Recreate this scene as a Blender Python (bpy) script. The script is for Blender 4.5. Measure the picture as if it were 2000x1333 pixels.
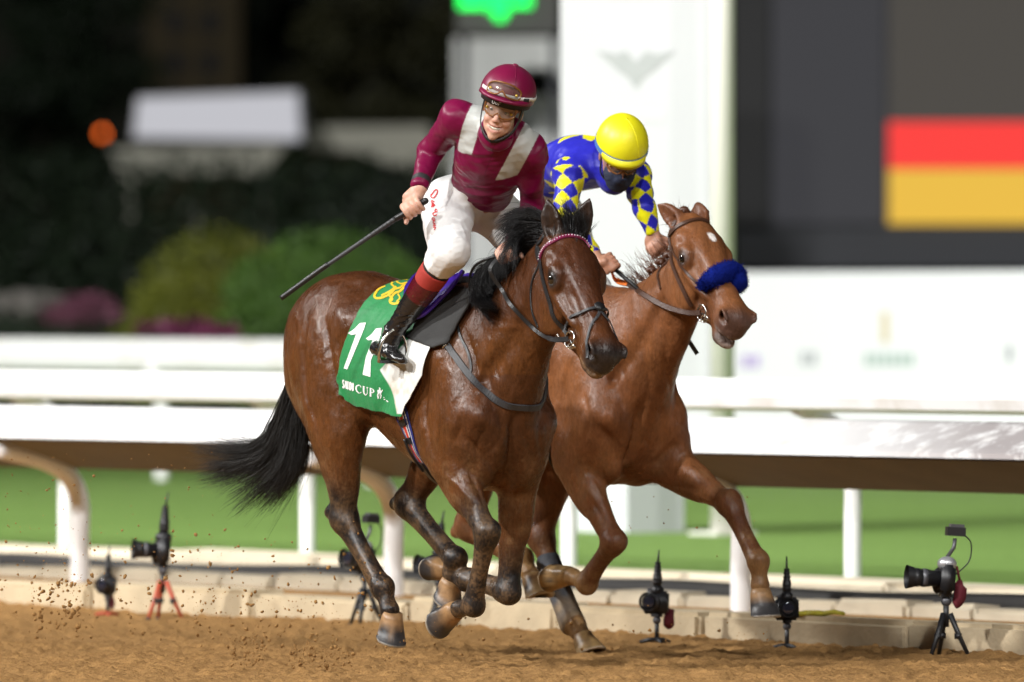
import bpy, bmesh, math, random
import numpy as np
from mathutils import Vector, Matrix
from mathutils.bvhtree import BVHTree

for o in list(bpy.data.objects):
    bpy.data.objects.remove(o)
scene = bpy.context.scene
COL = scene.collection
rng = np.random.default_rng(11)
random.seed(11)
A = np.array
RAD = math.radians

# ------------------------------------------------------------------ camera
FPX, CAM_Y, CAM_Z, HORIZON = 18400.0, -40.0, 1.55, 593.0
cam_data = bpy.data.cameras.new('camera')
cam = bpy.data.objects.new('camera', cam_data)
COL.objects.link(cam)
PITCH = math.atan((666.5 - HORIZON) / FPX)
cam.location = (0, CAM_Y, CAM_Z)
cam.rotation_euler = (math.pi / 2 - PITCH, 0, 0)
cam_data.sensor_width = 36
cam_data.lens = FPX / 2000 * 36
cam_data.clip_start = 1
cam_data.clip_end = 3000
cam_data.dof.use_dof = True
cam_data.dof.focus_distance = 39.55
cam_data.dof.aperture_fstop = 2.35
scene.camera = cam

# ------------------------------------------------------------------ night sky, faint moon, floodlights of the course, added background lamp
world = bpy.data.worlds.new('World')
scene.world = world
world.use_nodes = True
wn = world.node_tree.nodes
sky = wn.new('ShaderNodeTexSky')
sky.sky_type = 'NISHITA'
sky.sun_disc = False
sky.sun_elevation = RAD(35)
sky.sun_rotation = RAD(200)
wn['Background'].inputs['Strength'].default_value = 0.0012
world.node_tree.links.new(sky.outputs[0], wn['Background'].inputs[0])
moon_data = bpy.data.lights.new('moon', 'SUN')
moon_data.energy, moon_data.angle, moon_data.color = 0.02, RAD(0.5), (.8, .88, 1)
moon = bpy.data.objects.new('moon', moon_data)
COL.objects.link(moon)
moon.rotation_euler = (RAD(55), 0, RAD(-20))
def floodlight(loc, aim, watts, cone, blend, col=(1, .99, .97), r=1.5):
    """course floodlight banks and the added background lamp, high up outside the picture"""
    d = bpy.data.lights.new('floodlight', 'SPOT')
    d.energy, d.spot_size, d.spot_blend, d.color, d.shadow_soft_size = watts, RAD(cone), blend, col, r
    o = bpy.data.objects.new('floodlight', d)
    COL.objects.link(o)
    o.location = loc
    o.rotation_euler = (Vector(aim) - Vector(loc)).to_track_quat('-Z', 'Y').to_euler()
    return o
floodlight((-64, -30, 46), (0, 10, 0), 250000, 40, .5)
floodlight((-40, -58, 48), (0, 10, 0), 140000, 40, .5)
floodlight((42, -55, 46), (3, 10, 0), 55000, 40, .5)
floodlight((-60, 18, 42), (0, 8, 0), 110000, 40, .5)
floodlight((6, -75, 46), (2, 12, 0), 110000, 36, .5)
floodlight((-22, -12, 42), (5, 32, 0), 130000, 46, .6)
floodlight((-26, 34, 44), (-5, 112, 3), 80000, 40, .6)  # added lamp, no such source known: brightens marquee, wall, trees and tower
scene.render.engine = 'CYCLES'
scene.cycles.use_denoising = True
scene.cycles.max_bounces = 6
scene.cycles.use_light_tree = True
scene.view_settings.view_transform = 'Standard'
scene.view_settings.look = 'None'
scene.view_settings.exposure = 0.0
scene.view_settings.gamma = 1.0

# ------------------------------------------------------------------ frames of reference
HEAD = RAD(55)                                     # running direction against the picture plane
DV = A([math.cos(HEAD), -math.sin(HEAD), 0.0])     # along the track
NV = A([math.sin(HEAD), math.cos(HEAD), 0.0])      # across the track, towards the infield
ZV = A([0, 0, 1.0])
TRACK0 = A([-0.326, 0, 0])
def W(s, t, z=0.0):                                # track coordinates -> world
    return TRACK0 + s * DV + t * NV + z * ZV
def ray(px, py):
    c, s = math.cos(PITCH), math.sin(PITCH)
    x, y = (px - 1000) / FPX, (666.5 - py) / FPX
    return A([x, c + s * y, -s + c * y])
CAMP = A([0, CAM_Y, CAM_Z])
def at_depth(px, py, dep):                         # world point at a distance of 40+dep m
    r = ray(px, py)
    return CAMP + r * ((40 + dep) / r[1])
class Frame:                                       # a horse: X forward, Y its left, Z up
    def __init__(s, o): s.o = A(o, dtype=float)
    def J(s, px, py, Y):                           # where the line of sight meets the plane Y of the horse
        r = ray(px, py)
        k = (Y + (s.o - CAMP) @ NV) / (r @ NV)
        p = CAMP + r * k - s.o
        return A([p @ DV, p @ NV, p[2]])
    def loc(s, p):                                 # world -> local
        p = A(p) - s.o
        return A([p @ DV, p @ NV, p[2]])
    def wor(s, p): return s.o + p[0] * DV + p[1] * NV + A([0, 0, p[2]])
    def V(s, px, py, dep): return s.loc(at_depth(px, py, dep))
    def matrix(s):
        m = Matrix.Identity(4)
        for i in range(3):
            m[i][0], m[i][1], m[i][2], m[i][3] = DV[i], NV[i], ZV[i], s.o[i]
        return m
H1 = Frame((-0.2065, 0, 0))
H2 = Frame((0.361, 1.39, 0))

# ------------------------------------------------------------------ implicit modelling
def unit(v):
    v = A(v, dtype=float)
    return v / (np.linalg.norm(v) + 1e-12)
def basis(w, side):
    w = unit(w); v = A(side, dtype=float); v = v - (v @ w) * w
    if np.linalg.norm(v) < 1e-4:
        v = A([0.3, 0.2, 0.9]); v = v - (v @ w) * w
    v = unit(v)
    return np.cross(v, w), v, w                    # u, v, w
class Ell:
    def __init__(s, c, r, R=None):
        s.c, s.r = A(c, float), A(r, float)
        s.R = np.eye(3) if R is None else A(R, float)
        e = np.sqrt(((s.R * s.r[:, None]) ** 2).sum(0))
        s.lo, s.hi = s.c - e, s.c + e
    def d(s, X, Y, Z):
        x, y, z = X - s.c[0], Y - s.c[1], Z - s.c[2]
        a = b = 0
        for i in range(3):
            q = (s.R[i, 0] * x + s.R[i, 1] * y + s.R[i, 2] * z) / s.r[i]
            a = a + q * q; b = b + (q / s.r[i]) ** 2
        a = np.sqrt(a)
        return (a * (a - 1) / np.sqrt(b + 1e-12)).astype(np.float32)
class Seg:
    def __init__(s, a, b, ra, rb, side):           # ra, rb = (ru, rv): rv across, along `side`
        s.a, s.b = A(a, float), A(b, float)
        s.L = np.linalg.norm(s.b - s.a) + 1e-9
        s.u, s.v, s.w = basis(s.b - s.a, side)
        s.ra, s.rb = ra, rb
        m = max(*ra, *rb)
        s.lo, s.hi = np.minimum(s.a, s.b) - m, np.maximum(s.a, s.b) + m
    def d(s, X, Y, Z):
        x, y, z = X - s.a[0], Y - s.a[1], Z - s.a[2]
        pw = s.w[0] * x + s.w[1] * y + s.w[2] * z
        pu = s.u[0] * x + s.u[1] * y + s.u[2] * z
        pv = s.v[0] * x + s.v[1] * y + s.v[2] * z
        t = np.clip(pw / s.L, 0, 1)
        ru = s.ra[0] + (s.rb[0] - s.ra[0]) * t
        rv = s.ra[1] + (s.rb[1] - s.ra[1]) * t
        rw = np.minimum(ru, rv)
        pw = pw - t * s.L
        a = np.sqrt((pu / ru) ** 2 + (pv / rv) ** 2 + (pw / rw) ** 2)
        b = np.sqrt((pu / ru ** 2) ** 2 + (pv / rv ** 2) ** 2 + (pw / rw ** 2) ** 2)
        return (a * (a - 1) / (b + 1e-9)).astype(np.float32)
def spline(P, n):
    """Catmull-Rom through rows of P, n samples a span."""
    P = A(P, float)
    if len(P) < 3:
        return A([P[0] + (P[-1] - P[0]) * t for t in np.linspace(0, 1, n + 1)])
    Q = np.vstack([2 * P[0] - P[1], P, 2 * P[-1] - P[-2]])
    out = []
    for i in range(len(P) - 1):
        p0, p1, p2, p3 = Q[i:i + 4]
        for t in np.linspace(0, 1, n, endpoint=False):
            out.append(.5 * (2 * p1 + (p2 - p0) * t + (2 * p0 - 5 * p1 + 4 * p2 - p3) * t * t + (3 * p1 - p0 - 3 * p2 + p3) * t ** 3))
    out.append(P[-1])
    return A(out)
class Loft:
    def __init__(s, nodes, side=(0, 1, 0), n=4):   # nodes: (point, ru, rv)
        R = A([[*p, ru, rv] for p, ru, rv in nodes], float)
        if n > 1: R = spline(R, n)
        s.seg = [Seg(R[i, :3], R[i + 1, :3], R[i, 3:], R[i + 1, 3:], side) for i in range(len(R) - 1)]
        s.lo = np.min([q.lo for q in s.seg], 0); s.hi = np.max([q.hi for q in s.seg], 0)
class Vol:
    def __init__(s, lo, hi, h):
        s.lo, s.h = A(lo, float), h
        s.n = np.ceil((A(hi) - s.lo) / h).astype(int) + 1
        s.a = np.full(s.n, .5, np.float32)
        s.ax = [(s.lo[i] + np.arange(s.n[i]) * h).astype(np.float32) for i in range(3)]
    def win(s, lo, hi, pad):
        i0 = np.clip(np.floor((lo - pad - s.lo) / s.h).astype(int), 0, s.n)
        i1 = np.clip(np.ceil((hi + pad - s.lo) / s.h).astype(int) + 1, 0, s.n)
        return tuple(slice(a, b) for a, b in zip(i0, i1))
    def co(s, sl):
        return s.ax[0][sl[0]][:, None, None], s.ax[1][sl[1]][None, :, None], s.ax[2][sl[2]][None, None, :]
    def field(s, prim, pad):
        sl = s.win(prim.lo, prim.hi, pad)
        if min(q.stop - q.start for q in sl) <= 0: return sl, None
        if isinstance(prim, Loft):
            d = np.full([q.stop - q.start for q in sl], .5, np.float32)
            for g in prim.seg:
                gs = s.win(g.lo, g.hi, pad)
                if min(q.stop - q.start for q in gs) <= 0: continue
                v = d[tuple(slice(p.start - q.start, p.stop - q.start) for p, q in zip(gs, sl))]
                np.minimum(v, g.d(*s.co(gs)), out=v)
            return sl, d
        return sl, prim.d(*s.co(sl))
    def add(s, prim, k=.02):
        sl, d = s.field(prim, k + 2.5 * s.h)
        if d is None: return
        v = s.a[sl]
        m = np.minimum(v, d)
        if k > 0:
            q = np.maximum(k - np.abs(v - d), 0)
            m -= q * q * np.float32(.25 / k)
        v[...] = m
    def sub(s, prim, k=.01):
        sl, d = s.field(prim, k + 2.5 * s.h)
        if d is None: return
        v = s.a[sl]; d = -d
        m = np.maximum(v, d)
        if k > 0:
            q = np.maximum(k - np.abs(v - d), 0)
            m += q * q * np.float32(.25 / k)
        v[...] = m
    def mesh(s):
        """Naive surface nets."""
        a = s.a; sg = (a < 0).view(np.uint8)
        t = sg[:-1] + sg[1:]; t = t[:, :-1] + t[:, 1:]; t = t[:, :, :-1] + t[:, :, 1:]
        ci = np.nonzero((t > 0) & (t < 8)); del t
        nx, ny, nz = s.n
        key = (ci[0].astype(np.int64) * ny + ci[1]) * nz + ci[2]
        C = np.stack(ci, 1)
        off = A([[i, j, k] for i in (0, 1) for j in (0, 1) for k in (0, 1)])
        val = np.stack([a[C[:, 0] + o[0], C[:, 1] + o[1], C[:, 2] + o[2]] for o in off], 1)
        acc = np.zeros((len(C), 3)); cnt = np.zeros(len(C))
        for i in range(8):
            for j in range(i + 1, 8):
                if np.abs(off[i] - off[j]).sum() != 1: continue
                m = (val[:, i] < 0) != (val[:, j] < 0)
                f = np.where(m, val[:, i] / np.where(m, val[:, i] - val[:, j], 1), 0)
                acc += m[:, None] * (off[i] + f[:, None] * (off[j] - off[i])); cnt += m
        Vt = s.lo + (C + acc / cnt[:, None]) * s.h
        Q = []
        for ax in range(3):
            s0 = [slice(None)] * 3; s1 = [slice(None)] * 3
            s0[ax], s1[ax] = slice(None, -1), slice(1, None)
            A0, A1 = sg[tuple(s0)], sg[tuple(s1)]
            e = np.nonzero(A0 != A1)
            E = np.stack(e, 1); pos = A0[e] == 1
            b, c = (ax + 1) % 3, (ax + 2) % 3
            ok = (E[:, b] > 0) & (E[:, c] > 0); E, pos = E[ok], pos[ok]
            ids = []
            for db, dc in ((-1, -1), (0, -1), (0, 0), (-1, 0)):
                F = E.copy(); F[:, b] += db; F[:, c] += dc
                kk = (F[:, 0].astype(np.int64) * ny + F[:, 1]) * nz + F[:, 2]
                ids.append(np.clip(np.searchsorted(key, kk), 0, len(key) - 1))
            q = np.stack(ids, 1)
            q[~pos] = q[~pos][:, ::-1]
            Q.append(q)
        return Vt, np.vstack(Q)
def make_mesh(name, V, F, smooth=True):
    V = np.ascontiguousarray(V, np.float32)
    me = bpy.data.meshes.new(name)
    if isinstance(F, np.ndarray):
        n, k = F.shape
        me.vertices.add(len(V)); me.vertices.foreach_set('co', V.ravel())
        me.loops.add(n * k); me.loops.foreach_set('vertex_index', F.ravel().astype(np.int32))
        me.polygons.add(n); me.polygons.foreach_set('loop_start', np.arange(n, dtype=np.int32) * k)
        me.update(calc_edges=True)
    else:
        me.from_pydata([tuple(map(float, v)) for v in V], [], F); me.update()
    if smooth: me.polygons.foreach_set('use_smooth', np.ones(len(me.polygons), bool))
    return me
def obj(name, me, mat=None, parent=None, frame=None):
    o = bpy.data.objects.new(name, me); COL.objects.link(o)
    if mat is not None and me is not None: me.materials.append(mat)
    if parent is not None: o.parent = parent
    elif frame is not None: o.matrix_world = frame.matrix()
    return o
def tag(o, label, cat, group=None, kind=None):
    if label: o['label'] = label
    if cat: o['category'] = cat
    if group: o['group'] = group
    if kind: o['kind'] = kind
    return o
def empty(name, frame=None, loc=None):
    o = bpy.data.objects.new(name, None); COL.objects.link(o); o.empty_display_size = .1
    if frame is not None: o.matrix_world = frame.matrix()
    if loc is not None: o.location = tuple(loc)
    return o
def paint(me, name, col):
    at = me.attributes.new(name, 'FLOAT_COLOR', 'POINT')
    c = np.ones((len(me.vertices), 4), np.float32); c[:, :3] = col
    at.data.foreach_set('color', c.ravel())
def sm(a, b, x):
    t = np.clip((x - a) / (b - a), 0, 1); return t * t * (3 - 2 * t)
def mix(c0, c1, t):
    return A(c0) * (1 - t[:, None]) + A(c1) * t[:, None]
def vnoise(P, scale, seed=0):
    """cheap value noise for scattering wear over points"""
    r = np.random.default_rng(seed); T = r.random(4096)
    p = P * scale; i = np.floor(p).astype(np.int64); f = p - i; f = f * f * (3 - 2 * f)
    def h(dx, dy, dz):
        return T[((i[:, 0] + dx) * 73856093 ^ (i[:, 1] + dy) * 19349663 ^ (i[:, 2] + dz) * 83492791) & 4095]
    x0 = [[h(0, a, b) * (1 - f[:, 0]) + h(1, a, b) * f[:, 0] for b in (0, 1)] for a in (0, 1)]
    y0 = [x0[0][b] * (1 - f[:, 1]) + x0[1][b] * f[:, 1] for b in (0, 1)]
    return y0[0] * (1 - f[:, 2]) + y0[1] * f[:, 2]
# ------------------------------------------------------------------ the horses
SIDE = A([0, 1.0, 0])
def rot_y(a):                                      # rows: local axes of something pitched by a (nose down positive)
    c, s = math.cos(a), math.sin(a)
    return A([[c, 0, -s], [0, 1, 0], [s, 0, c]])
def lerp(a, b, t): return A(a) + (A(b) - A(a)) * t
def foreleg(v, L, sgn):
    sh, el, kn, fe, co, toe = L
    v.add(Loft([(sh, .110, .080), (lerp(sh, el, .5), .12, .085), (el, .100, .072)], SIDE, 5), .07)
    v.add(Loft([(el, .096, .072), (lerp(el, kn, .25), .088, .068), (lerp(el, kn, .55), .066, .057), (lerp(el, kn, .82), .050, .049), (kn, .053, .052)], SIDE, 5), .035)
    w = unit(kn - el); f = unit(np.cross(w, SIDE))                                   # f: towards the front
    R = A([f, SIDE, w]); q = SIDE * sgn
    v.add(Ell(lerp(el, kn, .25) + f * .036 + q * .024, (.042, .032, .150), R), .022)
    v.add(Ell(lerp(el, kn, .22) + f * .036 - q * .026, (.040, .030, .130), R), .022)
    v.add(Ell(lerp(el, kn, .24) - f * .048 + q * .012, (.036, .040, .150), R), .025)
    v.add(Loft([(lerp(el, kn, .3) + q * .055 - f * .01, .016, .012), (lerp(el, kn, .85) + q * .040 - f * .016, .010, .010)], SIDE, 3), .018)
    c = unit(fe - kn); g = unit(np.cross(c, SIDE))
    Rc = A([g, SIDE, c])
    v.add(Ell(kn + g * .014 - c * .014, (.042, .048, .044), Rc), .022)
    v.add(Ell(kn + g * .012 + c * .034, (.036, .044, .034), Rc), .022)
    v.add(Ell(kn - g * .046 - c * .008, (.024, .024, .036), Rc), .025)
    v.add(Loft([(kn, .050, .050), (lerp(kn, fe, .22), .044, .043), (lerp(kn, fe, .5), .037, .036), (lerp(kn, fe, .80), .038, .039), (fe, .041, .041)], SIDE, 4), .025)
    v.add(Loft([(lerp(kn, fe, .10) - g * .036, .015, .017), (lerp(kn, fe, .5) - g * .035, .015, .017), (fe - g * .032 - c * .01, .023, .028)], SIDE, 4), .012)
    v.add(Ell(fe + g * .006, (.041, .041, .042)), .03)
    p = unit(co - fe)
    v.add(Loft([(fe, .044, .043), (lerp(fe, co, .45), .034, .036), (co - p * .036, .041, .043)], SIDE, 4), .022)
def hindleg(v, L, sgn):
    hip, st, ho, fe, co, toe = L
    v.add(Loft([(hip, .225, .115), (lerp(hip, st, .5), .19, .115), (lerp(hip, st, .85), .15, .100), (st, .112, .085)], SIDE, 6), .09)
    w = unit(ho - st); f = unit(np.cross(w, SIDE))
    c = unit(fe - ho); g = unit(np.cross(c, SIDE))
    q = SIDE * sgn; Rc = A([g, SIDE, c])
    v.add(Ell(st + f * .02, (.072, .062, .09), A([f, SIDE, w])), .05)
    v.add(Loft([(st - f * .03, .130, .085), (lerp(st, ho, .3) - f * .012, .106, .076), (lerp(st, ho, .6), .084, .064), (lerp(st, ho, .85), .064, .052), (ho, .062, .053)], SIDE, 6), .05)
    but = A([-.985, sgn * .12, 1.20])                                                # hamstrings running into the gaskin
    v.add(Loft([(but, .10, .085), (lerp(but, lerp(st, ho, .3) - f * .05, .6), .085, .07), (lerp(st, ho, .38) - f * .045, .05, .045)], SIDE, 6), .05)
    v.add(Ell(lerp(st, ho, .25) + f * .03 + q * .03, (.045, .035, .15), A([f, SIDE, w])), .03)
    ph = ho - c * .085 - g * .052
    v.add(Loft([(ho - g * .012, .048, .042), (ph, .028, .026)], SIDE, 3), .028)
    v.add(Loft([(lerp(st, ho, .42) - f * .062, .022, .022), (lerp(st, ho, .72) - f * .060, .015, .016), (ph, .022, .023)], SIDE, 4), .016)
    v.add(Ell(ho + g * .012, (.054, .054, .072), Rc), .03)
    v.add(Ell(ho + g * .020 + q * .022 + c * .03, (.03, .024, .04), Rc), .015)
    v.add(Loft([(ho, .054, .050), (lerp(ho, fe, .2), .050, .044), (lerp(ho, fe, .5), .041, .038), (lerp(ho, fe, .82), .041, .041), (fe, .046, .046)], SIDE, 4), .03)
    v.add(Loft([(lerp(ho, fe, .02) - g * .050, .017, .018), (lerp(ho, fe, .5) - g * .039, .016, .018), (fe - g * .034 - c * .01, .024, .030)], SIDE, 4), .012)
    v.add(Ell(fe + g * .006, (.043, .042, .044)), .03)
    p = unit(co - fe)
    v.add(Loft([(fe, .045, .044), (lerp(fe, co, .45), .035, .037), (co - p * .036, .042, .044)], SIDE, 4), .022)
class HeadFrame:                                   # x down the face, y to the horse's left, z out of the forehead
    def __init__(s, poll, muzzle, roll=0.0, yaw=0.0):
        x = unit(A(muzzle) - A(poll)); y = unit(A([math.sin(yaw), math.cos(yaw), math.sin(roll)]) * A([-1, 1, 1]))
        y = unit(y - (y @ x) * x); z = np.cross(x, y)
        s.o, s.R, s.k = A(poll), A([x, y, z]), np.linalg.norm(A(muzzle) - A(poll)) / .572
    def p(s, x, y, z): return s.o + (A([x, y, z]) * s.k) @ s.R
    def inv(s, P): return ((P - s.o) @ s.R.T) / s.k
    def R_(s, pitch=0, roll=0, yaw=0):             # rows of a box turned inside the head frame
        cy, sy, cp, sp, cr, sr = math.cos(yaw), math.sin(yaw), math.cos(pitch), math.sin(pitch), math.cos(roll), math.sin(roll)
        Rz = A([[cy, sy, 0], [-sy, cy, 0], [0, 0, 1]]); Ry = A([[cp, 0, sp], [0, 1, 0], [-sp, 0, cp]]); Rx = A([[1, 0, 0], [0, cr, sr], [0, -sr, cr]])
        return Rx @ Ry @ Rz @ s.R
def head(v, h, ears, mouth=0.0):
    S = h.k; Yv = h.R[1]; K = 1.17                  # K: breadth of the skull
    E = lambda c, r, **kw: Ell(h.p(c[0], c[1] * K, c[2]), A(r) * S, h.R_(**kw))
    T = lambda nodes, n=5: Loft([(h.p(c[0], c[1] * K, c[2]), a * S, b * S) for c, a, b in nodes], Yv, n)
    # skull, face and jaw; first radius front-back, second across
    v.add(T([((.00, 0, -.085), .090, .070), ((.09, 0, -.080), .098, .090), ((.17, 0, -.082), .095, .097), ((.26, 0, -.078), .082, .084), ((.36, 0, -.072), .070, .067), ((.46, 0, -.064), .064, .059), ((.53, 0, -.060), .060, .060)], 6), .05)
    v.add(T([((.05, 0, -.020), .030, .062), ((.15, 0, -.008), .026, .072), ((.28, 0, -.012), .024, .050), ((.42, 0, -.014), .020, .036), ((.50, 0, -.020), .02, .036)]), .03)
    for q in (-1, 1):
        v.add(E((.200, q * .055, -.185), (.135, .034, .125), pitch=.30), .03)        # jowl
        v.add(E((.11, q * .072, -.060), (.07, .032, .045)), .03)                     # temple
        v.add(E((.158, q * .084, -.040), (.046, .024, .022), pitch=.35), .024)       # brow
        v.add(E((.198, q * .086, -.066), (.042, .022, .036)), .016)                  # round the eye
        v.add(T([((.225, q * .083, -.100), .012, .014), ((.30, q * .071, -.096), .012, .013), ((.38, q * .055, -.090), .010, .010)]), .03)
        v.sub(E((.112, q * .100, -.040), (.022, .012, .015)), .022)                  # hollow above the eye
        v.sub(E((.34, q * .075, -.045), (.09, .012, .022)), .03)                     # side of the nose
    v.add(T([((.13, 0, -.245), .045, .060), ((.25, 0, -.245), .050, .060), ((.36, 0, -.185), .048, .050), ((.46, 0, -.142), .040, .044), ((.535, 0, -.130 - mouth), .034, .042)]), .04)
    # muzzle
    v.add(E((.515, 0, -.056), (.080, .061, .062)), .035)
    v.add(E((.566, 0, -.062), (.038, .051, .050)), .03)
    v.add(E((.584, 0, -.092), (.030, .043, .034)), .018)
    for q in (-1, 1):
        v.add(E((.543, q * .042, -.040), (.046, .028, .038), pitch=-.3), .016)       # nostril wing
        v.add(E((.530, q * .040, -.095), (.055, .026, .030)), .02)
    v.add(E((.560, 0, -.130 - mouth), (.046, .044, .028)), .014)                     # lower lip
    v.add(E((.525, 0, -.150 - mouth), (.038, .034, .028)), .02)                      # chin
    for q in (-1, 1):
        v.sub(E((.553, q * .066, -.036), (.037, .030, .023), pitch=-.65), .006)
        v.sub(T([((.560, q * .066, -.036), .017, .015), ((.530, q * .048, -.048), .013, .012), ((.500, q * .030, -.056), .008, .008)], 4), .006)      # nostril
        v.add(T([((.520, q * .060, -.018), .007, .008), ((.552, q * .066, -.008), .008, .009), ((.580, q * .060, -.022), .008, .009)], 5), .010)   # its rim
        v.sub(Loft([(h.p(.602, q * .030, -.116 - mouth * .3), .006, .03), (h.p(.550, q * .064, -.112 - mouth * .3), .006, .022), (h.p(.480, q * .072, -.108), .005, .018)], Yv, 4), .006)
        v.sub(E((.190, q * .107, -.062), (.024, .025, .0150), pitch=.25), .005)
        v.add(T([((.166, q * .098, -.060), .005, .006), ((.184, q * .1035, -.0455), .006, .007), ((.208, q * .098, -.052), .005, .006)], 5), .006)      # eye opening
    if mouth > 0:
        v.sub(E((.580, 0, -.118 - mouth * .45), (.06, .040, mouth * .40)), .006)
    for base, tip, face in ears:                   # cupped ears
        b, t, fz = A(base), A(tip), unit(face)
        w = unit(t - b); sd = unit(np.cross(w, fz)); fr = np.cross(sd, w); L = np.linalg.norm(t - b)
        P = lambda k, o=0: b + w * L * k + fr * o
        v.add(Loft([(P(-.10), .040, .036), (P(.12), .036, .038), (P(.40), .030, .044), (P(.70), .020, .034), (P(1.0), .006, .007)], sd, 5), .02)
        v.sub(Loft([(P(.10, .022), .014, .012), (P(.35, .026), .026, .030), (P(.65, .020), .019, .023), (P(.93, .010), .006, .006)], sd, 5), .006)
def horse_volume(P, h):
    v = Vol((-1.30, -.46, -.02), (P['xmax'], .46, P['zmax']), h)
    n = [(-.96, 1.38, .20, .14), (-.88, 1.395, .258, .205), (-.76, 1.40, .272, .238), (-.60, 1.372, .274, .245), (-.36, 1.292, .336, .264), (-.12, 1.218, .384, .270), (.06, 1.166, .404, .247), (.19, 1.115, .375, .205), (.28, 1.09, .31, .16)]
    v.add(Loft([((x, 0, z), rz, ry) for x, z, rz, ry in n], SIDE, 8), 0)
    v.add(Loft([((-.34, 0, 1.555), .06, .10), ((-.10, 0, 1.545), .075, .08), (( .06, 0, 1.515), .09, .075), ((.2, 0, 1.44), .1, .08)], SIDE, 5), .08)      # withers
    v.add(Loft([((-.52, 0, 1.60), .03, .06), ((-.75, 0, 1.628), .045, .10), ((-.92, 0, 1.575), .05, .09), ((-1.03, 0, 1.47), .045, .06), ((-1.09, 0, 1.36), .04, .04)], SIDE, 5), .07)   # croup and dock
    for q in (-1, 1):
        v.add(Ell((-.82, q * .140, 1.36), (.28, .130, .27)), .09)
        v.add(Ell((-.57, q * .190, 1.47), (.075, .055, .055)), .07)                  # point of hip
        v.add(Ell((-.985, q * .105, 1.26), (.115, .105, .24), rot_y(-.12)), .06)     # hamstrings
        v.add(Ell((-.70, q * .165, 1.20), (.16, .10, .22), rot_y(.4)), .07)
    leg = P['legs']
    hindleg(v, leg['LH'], 1); hindleg(v, leg['RH'], -1)
    for q, nm in ((1, 'LF'), (-1, 'RF')):
        sh, el = leg[nm][0], leg[nm][1]
        v.add(Loft([((.00, q * .13, 1.43), .06, .05), ((.09, q * .180, 1.32), .12, .068), (lerp((.09, q * .18, 1.32), sh, .6), .13, .078), (sh, .108, .078)], SIDE, 6), .05)   # shoulder blade
        v.add(Ell(lerp((.0, q * .19, 1.18), el, .55), (.12, .075, .17), rot_y(.3)), .045)         # triceps
        v.add(Ell((.300, q * .078, 1.00), (.110, .082, .165), rot_y(.12)), .030)                  # breast
        v.add(Ell((.20, q * .10, .86), (.16, .085, .11), rot_y(-.2)), .04)                        # under the breast
        foreleg(v, leg[nm], q)
    # neck
    v.add(Loft(P['neck'], SIDE, 10), .10)
    for q in (-1, 1):
        v.add(Loft([(A(a) + A([0, q * o, 0]), ra, rb) for a, o, ra, rb in P['neck_muscle']], SIDE, 8), .035)
        if 'jugular' in P:
            v.sub(Loft([(A(a) + A([0, q * o, 0]), r, r) for a, o, r in P['jugular']], SIDE, 6), .05)
    head(v, P['head'], P['ears'], P.get('mouth', 0))
    return v
def hoof_mesh(co, toe, front, sole_n=None):
    """A hoof: oval wall flaring from the coronet to the ground edge, sole set in. co, toe: centre of coronet and centre of the sole."""
    w = unit(A(toe) - A(co)); L = np.linalg.norm(A(toe) - A(co))
    f = A(front) - (A(front) @ w) * w; f = unit(f); s = np.cross(w, f)
    n = 28; V = []; F = []
    rings = [(-.022, .041, .042, 0), (.0, .046, .048, 0), (.10, .048, .051, .002), (.45, .054, .060, .012), (.90, .062, .070, .024), (.905, .064, .072, .024), (1.0, .064, .072, .025), (1.0, .050, .055, .021), (.88, .042, .046, .018)]
    for k, (t, rs, rf, sh) in enumerate(rings):
        for i in range(n):
            a = 2 * math.pi * i / n
            cf, cs = math.cos(a), math.sin(a)
            heel = .80 if cf < -.6 else 1.0
            tt = t * (L if t > 0 else 1) * (1 - .22 * max(-cf, 0) * (t > 0))
            V.append(A(co) + w * tt + f * (rf * cf * heel + sh) + s * rs * cs)
    for k in range(len(rings) - 1):
        for i in range(n):
            j = (i + 1) % n
            F.append((k * n + i, k * n + j, (k + 1) * n + j, (k + 1) * n + i))
    F.append(tuple(len(rings) * n - n + i for i in range(n)))
    F.append(tuple(n - 1 - i for i in range(n)))
    return A(V), F
def j1(px, py, Y): return H1.J(px, py, Y)
def j2(px, py, Y): return H2.J(px, py, Y)
hd1 = HeadFrame(j1(1116, 455, 0), j1(1194, 686, -.06))
ear = lambda h, q, tip: (h.p(.005, q * .058, -.045), tip, None)
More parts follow.
